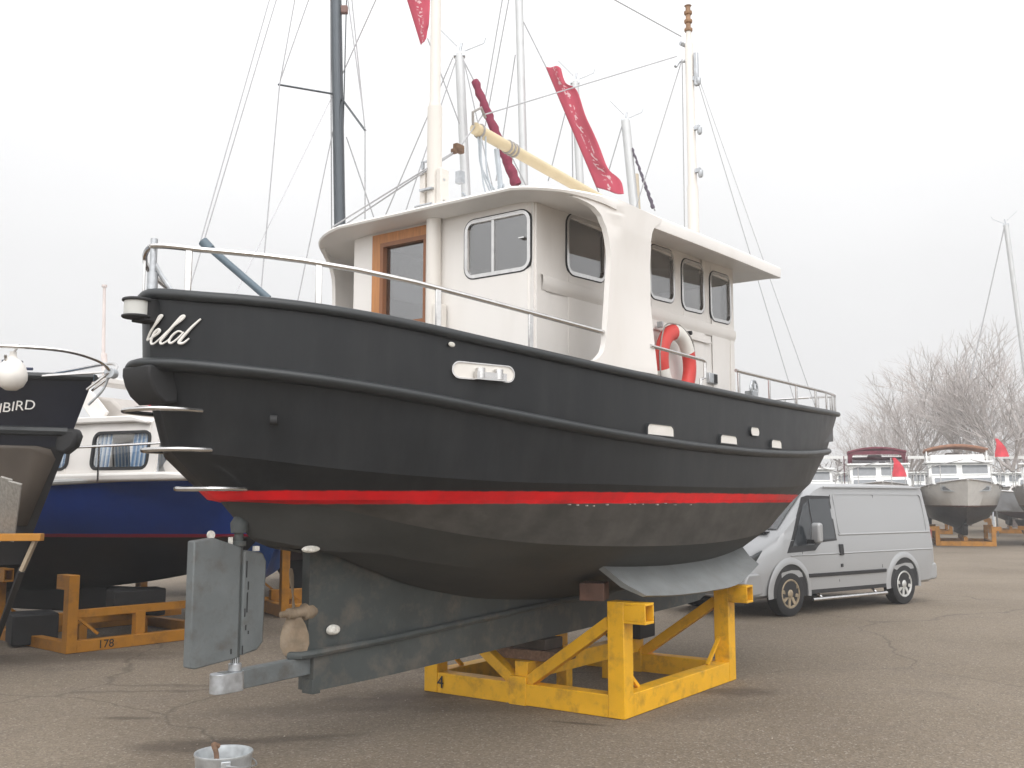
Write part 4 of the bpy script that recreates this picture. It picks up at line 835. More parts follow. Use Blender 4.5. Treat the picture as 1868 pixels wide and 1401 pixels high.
# its orange cradle and the boards leaning there
oc3 = cradle('boat_cradle', (-7.35, 10.2, 0), R(4), orange, 'low orange cradle under the navy boat at the left edge', L_=2.6, W_=1.7, h_=.62, vbrace=False, arms=0, wth=.11, bh=.12)
g = at(50, 980, 8.9); pb = empty('prop_beam', (g.x, g.y, 0), R(4), 'short orange prop with a crossbar under the navy boat bow, below the leaning boards', 'boat prop')
m_ = MB(); m_.beam((-.5, 0, g.z), (.13, 0, g.z), .09, .065); m_.build('crossbar', orange, pb, bevel=.005); m_ = MB(); m_.beam((.07, 0, g.z - .03), (-.05, .04, g.z - .30), .035, .035); m_.build('timber_brace', M('pale_timber', (.34, .27, .19), .8, var=.2), pb)
m_ = MB(); m_.beam((-.05, .04, g.z - .29), (-1.4, 2.7, .0), .05, .05); m_.build('strut', rubber, pb)
brd = M('weathered_board', (.30, .285, .26), .8, var=.2, scale=10, stretch=(6, 6, .8))
for (px, py, qx, qy, wd) in ((-8, 985, 12, 872, .10), (14, 985, 28, 880, .115)):
    a, b = at(px, py, 9.05), at(qx, qy, 8.75); m_ = MB(); m_.beam((0, 0, 0), b - a, .025, wd, up=(1, 0, 0)); o = m_.build('leaning_board', brd, None, bevel=.003); o.location = a
    tag(o, 'grey weathered board leaning against the tan panel, ' + ('cut off by the left edge' if px < 0 else 'the wider one nearer the blue boat'), 'board', 'boards leaning on the navy boat')

# ------------------------------------------------------------------ silver van (local x forward from the rear axle, y to its left, z up)
VAN = empty('delivery_van', (6.46 - .593 * .985, 16.5 + .805 * .985, 0), math.atan2(-.593, -.805), 'silver panel van with short bonnet and black side moulding parked beyond the cradle', 'van')
vsil = bpy.data.materials.new('silver_car_paint'); vsil.use_nodes = True; vp_ = vsil.node_tree.nodes['Principled BSDF']
vp_.inputs['Base Color'].default_value = (.39, .395, .40, 1); vp_.inputs['Metallic'].default_value = .35; vp_.inputs['Roughness'].default_value = .42; vp_.inputs['Coat Weight'].default_value = .4; vp_.inputs['Coat Roughness'].default_value = .08
vblk = M('black_trim', (.02, .02, .022), .5)
prof = [(-.98, .42, 1.18), (-.965, .34, 1.60), (-.93, .33, 1.86), (-.86, .32, 1.93), (-.7, .32, 1.955), (.4, .30, 1.965), (1.5, .30, 1.96), (1.95, .30, 1.93), (2.12, .30, 1.87), (2.5, .30, 1.60), (3.0, .30, 1.24), (3.12, .30, 1.17), (3.4, .28, 1.06), (3.6, .27, .96), (3.74, .27, .80), (3.80, .30, .60), (3.80, .36, .50)]
m_ = MB(); rows = []
for x, zb, zt in prof:
    rear = max(0, (-.8 - x) / .18); nose = max(0, (x - 3.1) / .7)
    wb = .985 * (1 - .05 * rear - .13 * nose ** 2); roofw = .80 if x < 2.0 else .80 + .08 * min(1, (x - 2) / 1.0)
    half = []
    zbelt = min(1.10, zt - .10)
    for (y, z) in ((0, zb), (wb * .9, zb), (wb * .985, zb + .05), (wb, min(.62, (zb + zt) / 2)), (wb * .995, min(.9, zt - .2) if zt > 1.1 else zb + (zt - zb) * .6), (wb * .975, zbelt if zt > 1.2 else zb + (zt - zb) * .78)):
        half.append((y, z))
    if zt > 1.2:
        f1 = (zt - 1.10)
        half += [(wb * .975 - .06 * min(1, f1 / .8), 1.10 + f1 * .5), (wb * .975 - .125 * min(1, f1 / .8), 1.10 + f1 * .86), (wb * .84, 1.10 + f1 * .955), (wb * .72, zt - .008), (0, zt + .015)]
    else: half += [(wb * .95, zb + (zt - zb) * .88), (wb * .90, zb + (zt - zb) * .94), (wb * .8, zt - .015), (wb * .6, zt), (0, zt + .02)]
    rows.append([(x, y, z) for y, z in half] + [(x, -y, z) for y, z in half[-2:0:-1]])
m_.grid(rows, closed=True); nn = len(rows[0]); m_.f += [tuple(range(nn)), tuple((len(rows) - 1) * nn + i for i in range(nn))[::-1]]
body = m_.build('body', vsil, VAN, smooth=32)
def vside(z):                                           # half width of the side at height z
    if z < 1.10: return .985 * float(np.interp(z, [.35, .62, .9, 1.10], [.985, 1, .995, .975]))
    return .985 * .975 - .125 * float(np.interp(z, [1.10, 1.53, 1.84], [0, .48, 1]))
def vs(sy): return lambda a, b, t=0: (a, sy * (vside(b) + .004 + t), b)
vglass = M('van_glass', (.035, .040, .045), .04, var=.02, spec=.9)
for sy in (1, -1):
    f_ = vs(sy)
    def panel(name, poly, mat, t0=-.02, t1=.004, par=VAN, bevel=0): m_ = MB(); m_.prism(poly, f_, t0, t1); return m_.build(name, mat, par, smooth=30, bevel=bevel)
    sg = panel('window_surround', [(1.76, 1.76), (1.76, 1.08), (2.14, 1.06), (2.24, 1.0), (2.32, .94), (2.98, .92), (2.52, 1.62), (2.44, 1.74), (2.3, 1.77)], vblk, t1=.003)
    panel('door_glass', [(1.80, 1.72), (1.80, 1.11), (2.16, 1.09), (2.30, 1.09), (2.30, 1.71)], vglass, t1=.008, par=sg)
    panel('quarter_glass', [(2.335, 1.69), (2.335, 1.02), (2.84, 1.02), (2.46, 1.63)], vglass, t1=.008, par=sg)
    panel('side_moulding', [(.52, .60), (2.50, .60), (2.50, .545), (.52, .545)], vblk, t1=.018, bevel=.006)
    panel('sill', [(.50, .36), (2.50, .36), (2.50, .30), (.50, .30)], vblk, t1=-.003)
    m_ = MB(); m_.tube([(.55, sy * 1.0, .22), (2.45, sy * 1.0, .22)], .03, 8); m_.tube([(.8, sy * .9, .3), (.8, sy * 1.0, .22)], .02, 6); m_.tube([(2.2, sy * .9, .3), (2.2, sy * 1.0, .22)], .02, 6); m_.build('side_bar', steel, VAN)
    panel('door_handle', [(1.63, 1.02), (1.72, 1.02), (1.72, .85), (1.63, .85)], vblk, t1=.025, bevel=.01); panel('door_lock', [(1.65, .72), (1.70, .72), (1.70, .67), (1.65, .67)], vblk, t1=.008)
    for (a, b) in ((-.86, 1.69), ):
        for z, hgt in ((1.165, .016), (.88, .012)):
            m_ = MB(); m_.grid([[f_(x, z + q, t_) for x in np.linspace(a, b if z > 1 else 2.9, 12)] for q, t_ in ((-hgt, 0), (-.002, .010), (.002, .010), (hgt, 0))]); m_.build('body_crease', vsil, VAN, smooth=20)
    for (a0, a1, b0, b1) in ((1.735, 1.743, .45, 1.78), (.60, .608, .62, 1.78), (2.62, 2.628, .95, .45)):
        panel('door_gap', [(a0, b0), (a1, b0), (a1, b1), (a0, b1)], vblk, t1=.0015)
    m_ = MB(); m_.ring(rrect(-.78, 1.68, 1.16, 1.80, .07), rrect(-.765, 1.665, 1.175, 1.785, .06), f_, -.01, .006); m_.build('panel_press', vsil, VAN, smooth=30)
    m_ = MB(); m_.tube([(-.80, sy * .855, 1.90), (1.9, sy * .855, 1.90)], .014, 6); m_.build('roof_gutter', vsil, VAN)
    m_ = MB(); m_.prism(rrect(2.38, 2.50, 1.06, 1.36, .05), lambda a, b, t: (a, sy * t, b), 1.04, 1.19); mi = m_.build('mirror', vsil, VAN, bevel=.03)
    m_ = MB(); m_.box((2.47, sy * 1.02, 1.08), (.07, .16, .06)); m_.build('mirror_arm', vblk, mi)
    m_ = MB(); m_.prism(rrect(2.38, 2.386, 1.09, 1.33, .002), lambda a, b, t: (a - .012, sy * t, b), 1.06, 1.17); m_.build('mirror_glass', gl_dark, mi)
    for xw in (0, 2.93):
        m_ = MB(); ang = np.linspace(R(-8), R(188), 31)      # dark wheel house and arch lip
        m_.prism([(xw + .405 * math.cos(a), .34 + .42 * math.sin(a)) for a in ang], lambda a, b, t: (a, sy * (min(vside(max(b, .4)), .985) + t), b), -.25, .003); m_.build('wheel_house', vblk, VAN, smooth=30)
        m_ = MB(); rows = []
        for a in ang: rows.append([(xw + q * math.cos(a), sy * (vside(max(.34 + q * math.sin(a), .4)) + t), .34 + (q + .015) * math.sin(a)) for q, t in ((.40, -.01), (.405, .02), (.45, .022), (.50, .0))])
        m_.grid(rows); m_.build('wheel_arch', vsil, VAN, smooth=60)
        wl_ = empty('wheel', (xw, sy * .885, .33)); wl_.parent = VAN
        m_ = MB(); m_.lathe([(.20, -.10), (.29, -.105), (.325, -.085), (.332, -.04), (.332, .04), (.325, .085), (.29, .105), (.215, .10), (.20, .08)], n=40, axis='Y'); m_.build('tyre', rubber, wl_, smooth=40)
        m_ = MB(); y0 = sy * .075
        m_.lathe([(.215, y0 - sy * .02), (.215, y0 + sy * .02), (.205, y0 + sy * .028), (.188, y0 + sy * .026), (.178, y0 + sy * .004), (.178, y0 - sy * .02)], n=36, axis='Y')
        m_.lathe([(0, y0 - sy * .03), (.065, y0 - sy * .03), (.062, y0 + sy * .016), (.045, y0 + sy * .026), (0, y0 + sy * .028)], n=20, axis='Y')
        for k in range(8):
            a = 2 * math.pi * k / 8 + .2; m_.beam((.05 * math.cos(a), y0 - sy * .002, .05 * math.sin(a)), (.185 * math.cos(a), y0 + sy * .004, .185 * math.sin(a)), .052, .03, up=(0, 1, 0))
        m_.build('rim', bpy.data.materials.get('alloy') or M('alloy', (.62, .62, .60), .35, .5, var=.1) if xw == 0 else bpy.data.materials.get('dirty_alloy') or M('dirty_alloy', (.36, .29, .20), .5, .4, var=.3, scale=20), wl_, smooth=40)
        m_ = MB(); m_.lathe([(0, y0 - sy * .04), (.20, y0 - sy * .04), (.20, y0 - sy * .03), (0, y0 - sy * .03)], n=24, axis='Y'); m_.build('dark_backing', vblk, wl_)  # plain dark disc added as backing behind the spokes
m_ = MB(); sw = [(2.16, .80), (2.16, -.80), (2.98, -.90), (2.98, .90)]
def scr_z(x, y): return float(np.interp(x, [2.12, 2.5, 3.0], [1.87, 1.60, 1.24])) + .026 - .02 * (abs(y) / .9) ** 3
m_.grid([[(x, y, scr_z(x, y)) for y in np.linspace(-w_, w_, 11)] for x, w_ in ((2.16, .66), (2.4, .70), (2.7, .74), (2.98, .80))]); m_.build('windscreen', vglass, VAN, smooth=40)
m_ = MB(); m_.box((3.06, 0, 1.215), (.12, 1.4, .03)); m_.tube([(3.04, .7, 1.26), (2.9, .1, 1.37)], .01, 5); m_.build('wiper_cowl', vblk, VAN, split=True)
m_ = MB(); m_.prism([(3.40, .66), (3.40, .34), (3.78, .30), (3.88, .38), (3.88, .55), (3.80, .66)], lambda a, b, t: (a, t, b), -.93, .93); m_.build('front_bumper', vsil, VAN, bevel=.04)
m_ = MB(); m_.prism([(-.62, .62), (-.62, .36), (-.98, .36), (-1.03, .42), (-1.03, .60), (-.98, .64)], lambda a, b, t: (a, t, b), -.965, .965); m_.build('rear_bumper', vsil, VAN, bevel=.03)
for sy in (1, -1):
    m_ = MB(); m_.prism([(3.42, .98), (3.74, .84), (3.76, .68), (3.50, .70)], lambda a, b, t: (a, sy * t, b), .62, .90); m_.build('headlight', gl_dark, VAN, bevel=.02)
    m_ = MB(); m_.box((-.975, sy * .88, 1.0), (.02, .08, .4)); m_.build('tail_light', M('tail_lens', (.25, .02, .02), .3), VAN, bevel=.01)

# ------------------------------------------------------------------ sailing yachts behind (their masts and rigging show)
alu = M('mast_alloy', (.56, .57, .57), .4, .35, var=.06, scale=3); darkmast = M('dark_mast_alloy', (.085, .095, .105), .2, .7, var=.05)
sail_red = M('maroon_canvas', (.22, .022, .055), .8, var=.2, scale=20)
def yacht(label, lo, hi, Y, rad, rz, Lg=8.5, mat=alu, spread=(), stays=(), hullcol=(.5, .5, .5), extra=None, top=None, head=True):
    a, b = at(*lo, Y), at(*hi, Y); dirn = (b - a) / (b.z - a.z)
    foot = a + dirn * (2.0 - a.z); base = Vector((foot.x, foot.y, 0))
    t = empty('sailing_yacht', base, rz, label, 'sailboat', 'sailing yachts laid up behind the big cutter')
    inv = Matrix.LocRotScale(base, t.rotation_euler, None).inverted()
    h_ = banded('yacht_hull_paint', [(1.15, (.06, .02, .02)), (9, hullcol)], rough=.35)
    m0 = MB(); 
    root = empty('hull_shift'); bpy.data.objects.remove(root)
    before = set(bpy.data.objects); gen_hull('hull', t, h_, Lg, 2.7, [2.1, 2.0, 2.3], 1.2, .55, stem=1.2, tw=.6)
    for o in set(bpy.data.objects) - before: o.location.x = -Lg * .55
    m_ = MB(); m_.prism([(-1.4, .8), (1.2, .8), (.8, .02), (-.9, .02)], lambda x, z, q: (x, q, z), -.09, .09); m_.build('fin_keel', rubber, t, bevel=.02)
    m_ = MB(); m_.prism([(-2.6, 2.0), (1.4, 2.05), (1.1, 2.45), (-2.4, 2.5)], lambda x, z, q: (x, q, z), -.75, .75); m_.build('coachroof', white, t, bevel=.06)
    for sx_, sy in ((-2, 1), (-2, -1), (2, 1), (2, -1)): m_ = MB(); m_.tube([(sx_, sy * 1.25, 0), (sx_, sy * 1.0, 1.15)], .04, 6); m_.build('prop', galv, t)
    topz = (b if top is None else at(*top, Y))
    m_ = MB(); m_.tube([inv @ foot, inv @ topz], rad, 14); ms = m_.build('mast', mat, t)
    if head:
        m_ = MB(); q = inv @ topz; m_.box(q, (.26, .16, .10)); m_.tube([q, q + Vector((.05, 0, .28))], .03, 6); m_.build('mast_head', galv, ms, split=True)
        m_ = MB(); m_.tube([q + Vector((.1, 0, .08)), q + Vector((.55, .1, .32)), q + Vector((.6, .1, .45))], .012, 5); m_.tube([q + Vector((-.05, 0, .2)), q + Vector((-.5, -.1, .62))], .01, 5); m_.build('wind_vane', galv, ms, split=True)
    for p0, p1, rr in spread: m_ = MB(); m_.tube([inv @ at(*p0), inv @ at(*p1)], rr, 7); m_.build('spreader', mat, ms)
    for st_ in stays: m_ = MB(); m_.tube([inv @ at(*p) for p in st_], .009 * Y / 14 , 4); m_.build('stay', wire, t)
    if extra: extra(t, inv)
    return t
D = 18.2
def big_extra(t, inv):
    m_ = MB(); m_.tube([inv @ at(632, 0, D), inv @ at(622, 400, D)], .012, 5); m_.build('sail_track', darkmast, t)
    m_ = MB(); p = inv @ at(628, 18, D); m_.box(p, (.14, .10, .16)); m_.build('steaming_light', M('rust_lamp', (.22, .12, .10), .6), t, bevel=.02)
    m_ = MB(); m_.tube([inv @ at(372, 443, 11.8), inv @ at(490, 545, 11.8)], .045, 10); m_.tube([inv @ at(370, 440, 11.8), inv @ at(384, 455, 11.8)], .062, 10); m_.build('boom', M('blue_grey_spar', (.10, .14, .17), .5), t)
yacht('sailing yacht with thick dark silver mast and pink spreaders left of the wheelhouse', (620, 420), (612, -60), D, .110, 0.0, mat=darkmast, head=False, hullcol=(.03, .05, .12),
      spread=(((612, 172, D), (507, 154, D - .5), .02), ((622, 178, D), (666, 238, D - 1.2), .022)),
      stays=([(510, -20, D), (348, 520, D - 2)], [(500, -30, D), (366, 440, D - 2)], [(545, -40, D), (510, 155, D - .5), (475, 545, D - 2)], [(570, -20, D), (512, 145, D - .5)], [(605, 178, D), (425, 545, D - 2)], [(640, -20, D), (666, 238, D - 1.2), (666, 420, D - 1.2)], [(632, -20, D), (662, 200, D - 1.2)], [(690, -10, D), (618, 150, D)], [(607, 240, D), (543, 550, D - 1)], [(603, 0, D), (605, 430, D)], [(632, 250, D), (690, 420, D)]), extra=big_extra)
def furl(lo, hi, Y, r0, r1, name='furled_sail', mat=None):
    def ex(t, inv):
        a, b = inv @ at(*hi, Y), inv @ at(*lo, Y); m_ = MB(); n_ = 26
        m_.tube([a.lerp(b, i / n_) + Vector((.012 * math.sin(i * 1.7), .012 * math.cos(i * 2.1), 0)) for i in range(n_ + 1)], [r0 + (r1 - r0) * i / n_ + .012 * math.sin(i * 2.3) for i in range(n_ + 1)], 10); m_.build(name, mat or sail_red, t, smooth=60)
    return ex
yacht('sailing yacht with grey mast top and dark red furled sail beside the boom end', (850, 352), (838, 100), 21.4, .105, 0.0, stays=([(843, 105, 21.4), (866, 150, 21.4), (1000, 420, 21.4)], [(826, 105, 21), (700, 400, 21)], [(832, 110, 21), (735, 400, 20)], [(846, 110, 21), (905, 370, 20)], [(780, 70, 21), (838, 225, 21)]), hullcol=(.45, .45, .44), extra=furl((943, 338), (866, 148), 20.9, .085, .115))
# banners are things of their own, hung on the forestays
ban = bpy.data.materials.new('red_banner_cloth'); ban.use_nodes = True
def banner_mat(m):
    n = m.node_tree.nodes; l = m.node_tree.links.new; p = n['Principled BSDF']; p.inputs['Roughness'].default_value = .8
    uv = n.new('ShaderNodeUVMap'); sp = n.new('ShaderNodeSeparateXYZ'); l(uv.outputs[0], sp.inputs[0])
    mp = n.new('ShaderNodeMapping'); mp.inputs['Scale'].default_value = (7, 26, 1); l(uv.outputs[0], mp.inputs[0])
    no = n.new('ShaderNodeTexNoise'); no.inputs['Scale'].default_value = 1.0; no.inputs['Detail'].default_value = 2; l(mp.outputs[0], no.inputs['Vector'])
    a = n.new('ShaderNodeMapRange'); a.inputs[1].default_value = .55; a.inputs[2].default_value = .58; l(no.outputs[0], a.inputs[0])
    b = n.new('ShaderNodeMath'); b.operation = 'SUBTRACT'; b.inputs[1].default_value = .5; l(sp.outputs[0], b.inputs[0])
    c = n.new('ShaderNodeMath'); c.operation = 'ABSOLUTE'; l(b.outputs[0], c.inputs[0])
    d_ = n.new('ShaderNodeMapRange'); d_.inputs[1].default_value = .12; d_.inputs[2].default_value = .17; d_.inputs[3].default_value = 1; d_.inputs[4].default_value = 0; l(c.outputs[0], d_.inputs[0])
    e = n.new('ShaderNodeMath'); e.operation = 'MULTIPLY'; l(a.outputs[0], e.inputs[0]); l(d_.outputs[0], e.inputs[1])
    n2 = n.new('ShaderNodeTexNoise'); n2.inputs['Scale'].default_value = 5; l(uv.outputs[0], n2.inputs['Vector'])
    x0 = n.new('ShaderNodeMixRGB'); x0.inputs[1].default_value = (.50, .045, .085, 1); x0.inputs[2].default_value = (.60, .10, .15, 1); l(n2.outputs[0], x0.inputs[0])
    x = n.new('ShaderNodeMixRGB'); x.inputs[2].default_value = (.75, .55, .56, 1); l(e.outputs[0], x.inputs[0]); l(x0.outputs[0], x.inputs[1]); l(x.outputs[0], p.inputs['Base Color'])
banner_mat(ban)
def banner(label, stay, edge, Y, wave=.10):
    """cloth between points on the stay and points on its free edge"""
    N = 40; A_ = catmull([at(x, y, Y) for x, y in stay], 8); B_ = catmull([at(x, y, Y - .35) for x, y in edge], 8)
    def samp(P_, f): k = f * (len(P_) - 1); i = min(int(k), len(P_) - 2); return P_[i].lerp(P_[i + 1], k - i)
    M_ = 10; vs_ = []; uvs = []
    for i in range(N + 1):
        f = i / N; a, b = samp(A_, f), samp(B_, f)
        for j in range(M_ + 1):
            g = j / M_; p = a.lerp(b, g); p.y += wave * math.sin(g * 7 + f * 9) * g; p.z += .03 * math.sin(f * 23 + g * 3) * g; vs_.append(p); uvs.append((g, f))
    c = vs_[0].copy(); me = bpy.data.meshes.new('banner'); fs = [(i * (M_ + 1) + j, i * (M_ + 1) + j + 1, (i + 1) * (M_ + 1) + j + 1, (i + 1) * (M_ + 1) + j) for i in range(N) for j in range(M_)]
    me.from_pydata([v - c for v in vs_], [], fs); ul = me.uv_layers.new(name='UVMap')
    for lp in me.loops: ul.data[lp.index].uv = uvs[lp.vertex_index]
    for p in me.polygons: p.use_smooth = True
    me.materials.append(ban); o = bpy.data.objects.new('banner', me); COL.objects.link(o); o.location = c; tag(o, label, 'banner', 'red banners flying on forestays')
    sol = o.modifiers.new('solid', 'SOLIDIFY'); sol.thickness = .006
yacht('sailing yacht with plain grey mast running out of the photo, banner on its forestay', (956, 335), (946, -30), 24.6, .105, 0.0, head=False, stays=([(955, 40, 24.6), (996, 122, 24.6), (1092, 350, 24.6)], [(930, -10, 24.6), (885, 230, 24.6)], [(918, -10, 24.6), (880, 210, 24.6)], [(940, 100, 24.6), (905, 330, 24.6)]), hullcol=(.10, .12, .20))
banner('long red banner with pale lettering marks hanging from forestay above the wheelhouse roof', [(996, 122), (1040, 228), (1088, 342)], [(1024, 124), (1034, 150), (1054, 168), (1070, 220), (1095, 272), (1112, 310), (1134, 328), (1138, 356)], 24.5)
banner('red banner cut off by the top edge beside the cream mizzen mast', [(735, -25), (752, 30), (768, 82)], [(784, -25), (784, 30), (776, 72)], 18, .05)
yacht('sailing yacht with grey mast seen behind the long red banner', (1058, 330), (1049, 150), 27.8, .115, 0.0, stays=([(1045, 150, 27.8), (1000, 330, 27.8)], [(1043, 200, 27.8), (1045, 335, 27.8)]), hullcol=(.4, .4, .4))
yacht('sailing yacht with short grey mast right of the long red banner', (1156, 370), (1141, 220), 31, .148, 0.0, stays=([(1150, 262, 31), (1195, 385, 31)], [(1136, 225, 31), (1105, 330, 31)]), hullcol=(.4, .42, .45), extra=furl((1192, 380), (1153, 270), 30.9, .03, .06, 'furled_stay', M('dark_furl', (.10, .08, .11), .8)))
yacht('small yacht with stubby beige mast next to the short grey mast', (1163, 372), (1160, 318), 34.2, .10, 0.0, mat=M('beige_spar', (.52, .45, .34), .6, var=.1), stays=(), hullcol=(.3, .3, .3), head=False)
yacht('distant sailing yacht with lone leaning mast at the right edge', (1868, 655), (1836, 412), 46, .115, R(150), stays=([(1832, 415, 46), (1770, 690, 46)],), hullcol=(.45, .47, .5), top=(1835, 410))

# ------------------------------------------------------------------ motor cruisers in the far row, bows towards the camera
whg = M('grp_white', (.74, .74, .72), .35, var=.05); grg = (.40, .40, .39)
winm = M('far_window', (.16, .17, .18), .06, var=.1)
def cruiser(label, px, Y, rz, topside, bottom, B=2.9, Lg=9., deck=(2.2, 2.1, 2.35), wl=1.45, kind='wheelhouse', canopy=None, key=''):
    bw0 = at(px, 912, Y - Lg); hd = math.atan2(-bw0.y, -bw0.x) + rz; hv = Vector((math.cos(hd), math.sin(hd), 0)); base = Vector((bw0.x, bw0.y, 0)) - hv * Lg; t = empty('motor_cruiser', (base.x, base.y, 0), hd, label, 'boat', 'motor cruisers parked in the far row')
    hm = banded('cruiser_paint', [(wl, bottom), (wl + .05, (.09, .035, .03)), (9, topside)], rough=.35, noise=.06)
    before = set(bpy.data.objects); gen_hull('hull', t, hm, Lg, B, list(deck), wl, .55, stem=.8, tw=.9, full=2.6); 
    def P_(name, poly, y0, y1, mat, bevel=.03, par=t): m_ = MB(); m_.prism(poly, lambda a, b, q: (a, q, b), y0, y1); return m_.build(name, mat, par, bevel=bevel)
    d = deck[1]; w_ = B * .37
    P_('keel', [(.5, .7), (Lg - 2.2, .8), (Lg - 2.6, .4), (.5, .35)], -.08, .08, rubber)
    P_('fore_cabin', [(4.6, d), (7.4, d + .1), (6.9, d + .42), (4.6, d + .50)], -w_, w_, whg, .08)
    P_('cabin', [(1.2, d), (5.2, d), (4.7, d + .98), (1.2, d + 1.05)], -w_ * 1.02, w_ * 1.02, whg, .05)
    P_('cabin_roof', [(1.0, d + 1.03), (4.95, d + .98), (4.95, d + 1.05), (1.0, d + 1.12)], -w_ * 1.1, w_ * 1.1, whg, .02)
    for sy in (1, -1):
        y0, y1 = sorted((sy * .06, sy * (w_ - .06)))
        m_ = MB(); f3 = lambda a, b, q: (5.215 - .51 * (b - d) / .98 + .012 + q, a, b)
        m_.ring(rrect(y0, y1, d + .52, d + .93, .05), rrect(y0 + .035, y1 - .035, d + .555, d + .895, .04), f3, -.01, .03); fr = m_.build('front_window', whg, t)
        m_ = MB(); m_.prism(rrect(y0 + .02, y1 - .02, d + .54, d + .91, .04), f3, -.005, .012); m_.build('pane', winm, fr)
        f4 = lambda a, b, q: (7.425 - .5 * (b - d - .1) / .32 + q, a, b)
        m_ = MB(); m_.prism(rrect(y0 + .04, y1 - .1, d + .16, d + .36, .03), f4, -.01, .02); m_.build('fore_window', winm, t)
        for a0, a1 in ((1.6, 2.9), (3.1, 4.4)):
            m_ = MB(); m_.prism(rrect(a0, a1, d + .50, d + .9, .06), lambda a, b, q: (a, sy * (w_ * 1.02 + q), b), -.005, .012); m_.build('side_window', winm, t)
        # hawse openings in the bow
        m_ = MB(); bx = Lg - 1.3; f5 = lambda a, b, q: (bx - .55 * a / .5 + q, sy * (.52 + a) * B / 2.9, b + .05 * a)
        m_.ring(rrect(-.30, .30, deck[2] - .42, deck[2] - .22, .08), rrect(-.24, .24, deck[2] - .38, deck[2] - .26, .05), f5, -.05, .20); ha = m_.build('hawse_frame', galv, t)
        m_ = MB(); m_.prism(rrect(-.26, .26, deck[2] - .40, deck[2] - .24, .06), f5, -.05, .17); m_.build('hawse_hole', winm, ha)
        m_ = MB(); m_.tube(catmull([(2, sy * B * .48, d + .55), (5, sy * B * .48, d + .62), (7.6, sy * B * .33, d + .78), (Lg - .1, sy * .12, d + .95)], 6), .02, 6)
        for x, y in ((2.5, .48), (5, .48), (6.8, .40), (7.9, .28)): m_.tube([(x, sy * B * y, d - .05), (x, sy * B * y, d + .62 + max(0, x - 5) * .06)], .016, 5)
        m_.build('guard_rail', steel, t)
    if canopy:
        cm = canopy; zt = d + 1.62
        for sy in (1, -1):
            for x in (1.4, 3.4): m_ = MB(); m_.tube([(x + .2, sy * w_, d + 1.05), (x, sy * w_ * 1.02, zt)], .03, 6); m_.build('canopy_pole', cm if kind == 'full' else whg, t)
            if kind == 'full':
                P_('side_curtain', [(1.3, d + 1.05), (2.3, d + 1.05), (2.1, zt - .05), (1.2, zt - .05)], sy * w_ * 1.04 - .02, sy * w_ * 1.04 + .02, cm)
                P_('aft_curtain', [(.3, d + .2), (1.2, d + .6), (1.25, zt - .1), (.9, zt - .2)], sy * w_ * 1.2 - .02, sy * w_ * 1.2 + .02, cm)
        m_ = MB(); m_.grid([[(x, y, zt + .16 * (1 - (y / w_) ** 2) + .0 * x) for y in np.linspace(-w_ * 1.08, w_ * 1.08, 13)] for x in (1.0, 2.2, 3.5)]); o = m_.build('canopy', cm, t); so2 = o.modifiers.new('s', 'SOLIDIFY'); so2.thickness = .10
        if kind == 'full':
            m_ = MB(); m_.ring(rrect(-w_, w_, d + 1.1, zt, .1), rrect(-w_ + .12, w_ - .12, d + 1.30, zt - .16, .08), lambda a, b, q: (3.45 + q, a, b), -.02, .02); m_.build('canopy_front', cm, t)
        m_ = MB(); m_.prism([(3.1, d + 1.06), (4.1, d + 1.06), (3.7, d + 1.35), (3.5, d + 1.35)], lambda a, b, q: (a, q, b), -w_ * .9, w_ * .9); m_.build('fly_screen', gl_dark if kind == 'full' else whg, t, bevel=.04)
        m_ = MB(); m_.prism([(1.6, d + 1.1), (2.2, d + 1.1), (2.1, d + 1.5), (1.7, d + 1.5)], lambda a, b, q: (a, q, b), -.35, .25); m_.build('helm_seat', whg, t, bevel=.08)
    cc_ = base + hv * Lg * .52; cradle('boat_cradle', (cc_.x, cc_.y, 0), hd, orange, 'orange cradle under the ' + label.split(' with')[0].split(' farther')[0].split(' in the')[0].split(' at the')[0] + {'1':' with brown canopy','2':' with maroon canopy','5':' between the two canopies, farther back','6':' behind the cream cruiser','7':' at the far right, second row'}.get(key, ''), L_=3.2, W_=1.9, h_=.72, group='cradles in the far row', vbrace=False)
    return t
Yc = 43.5
gyb = (.03, .03, .03)
cruiser('grey motor cruiser with brown canopy, bow and two hawse holes facing the camera', 1768, Yc, R(4), (.72, .715, .69), gyb, B=2.95, deck=(2.25, 2.15, 2.42), canopy=M('brown_canvas', (.28, .14, .085), .8, var=.2), key='1')
cruiser('white motor cruiser with maroon canopy above the van roof', 1612, Yc + 1, R(2), (.6, .6, .6), (.05, .01, .015), B=2.9, canopy=M('maroon_cover', (.14, .025, .04), .8, var=.2), kind='full', key='2')
cruiser('cream motor cruiser with brown rear post between the cutter bow and the van', 1490, Yc + 2, R(6), (.6, .57, .48), (.05, .03, .02), B=2.9, deck=(2.0, 1.95, 2.15))
cruiser('pale motor cruiser at the right edge next to the brown canopy boat', 1912, Yc + .5, R(-3), (.45, .45, .46), (.02, .05, .10), B=2.9)
cruiser('white motor cruiser farther back between the maroon and brown canopies', 1700, Yc + 13, R(3), (.62, .63, .63), gyb, B=2.9, key='5')
cruiser('white motor cruiser in the second row behind the cream cruiser', 1556, Yc + 14, R(-4), (.55, .57, .6), gyb, B=2.9, key='6')
cruiser('white motor cruiser in the second row at the far right', 1845, Yc + 14, R(2), (.6, .6, .58), gyb, B=2.9, key='7')
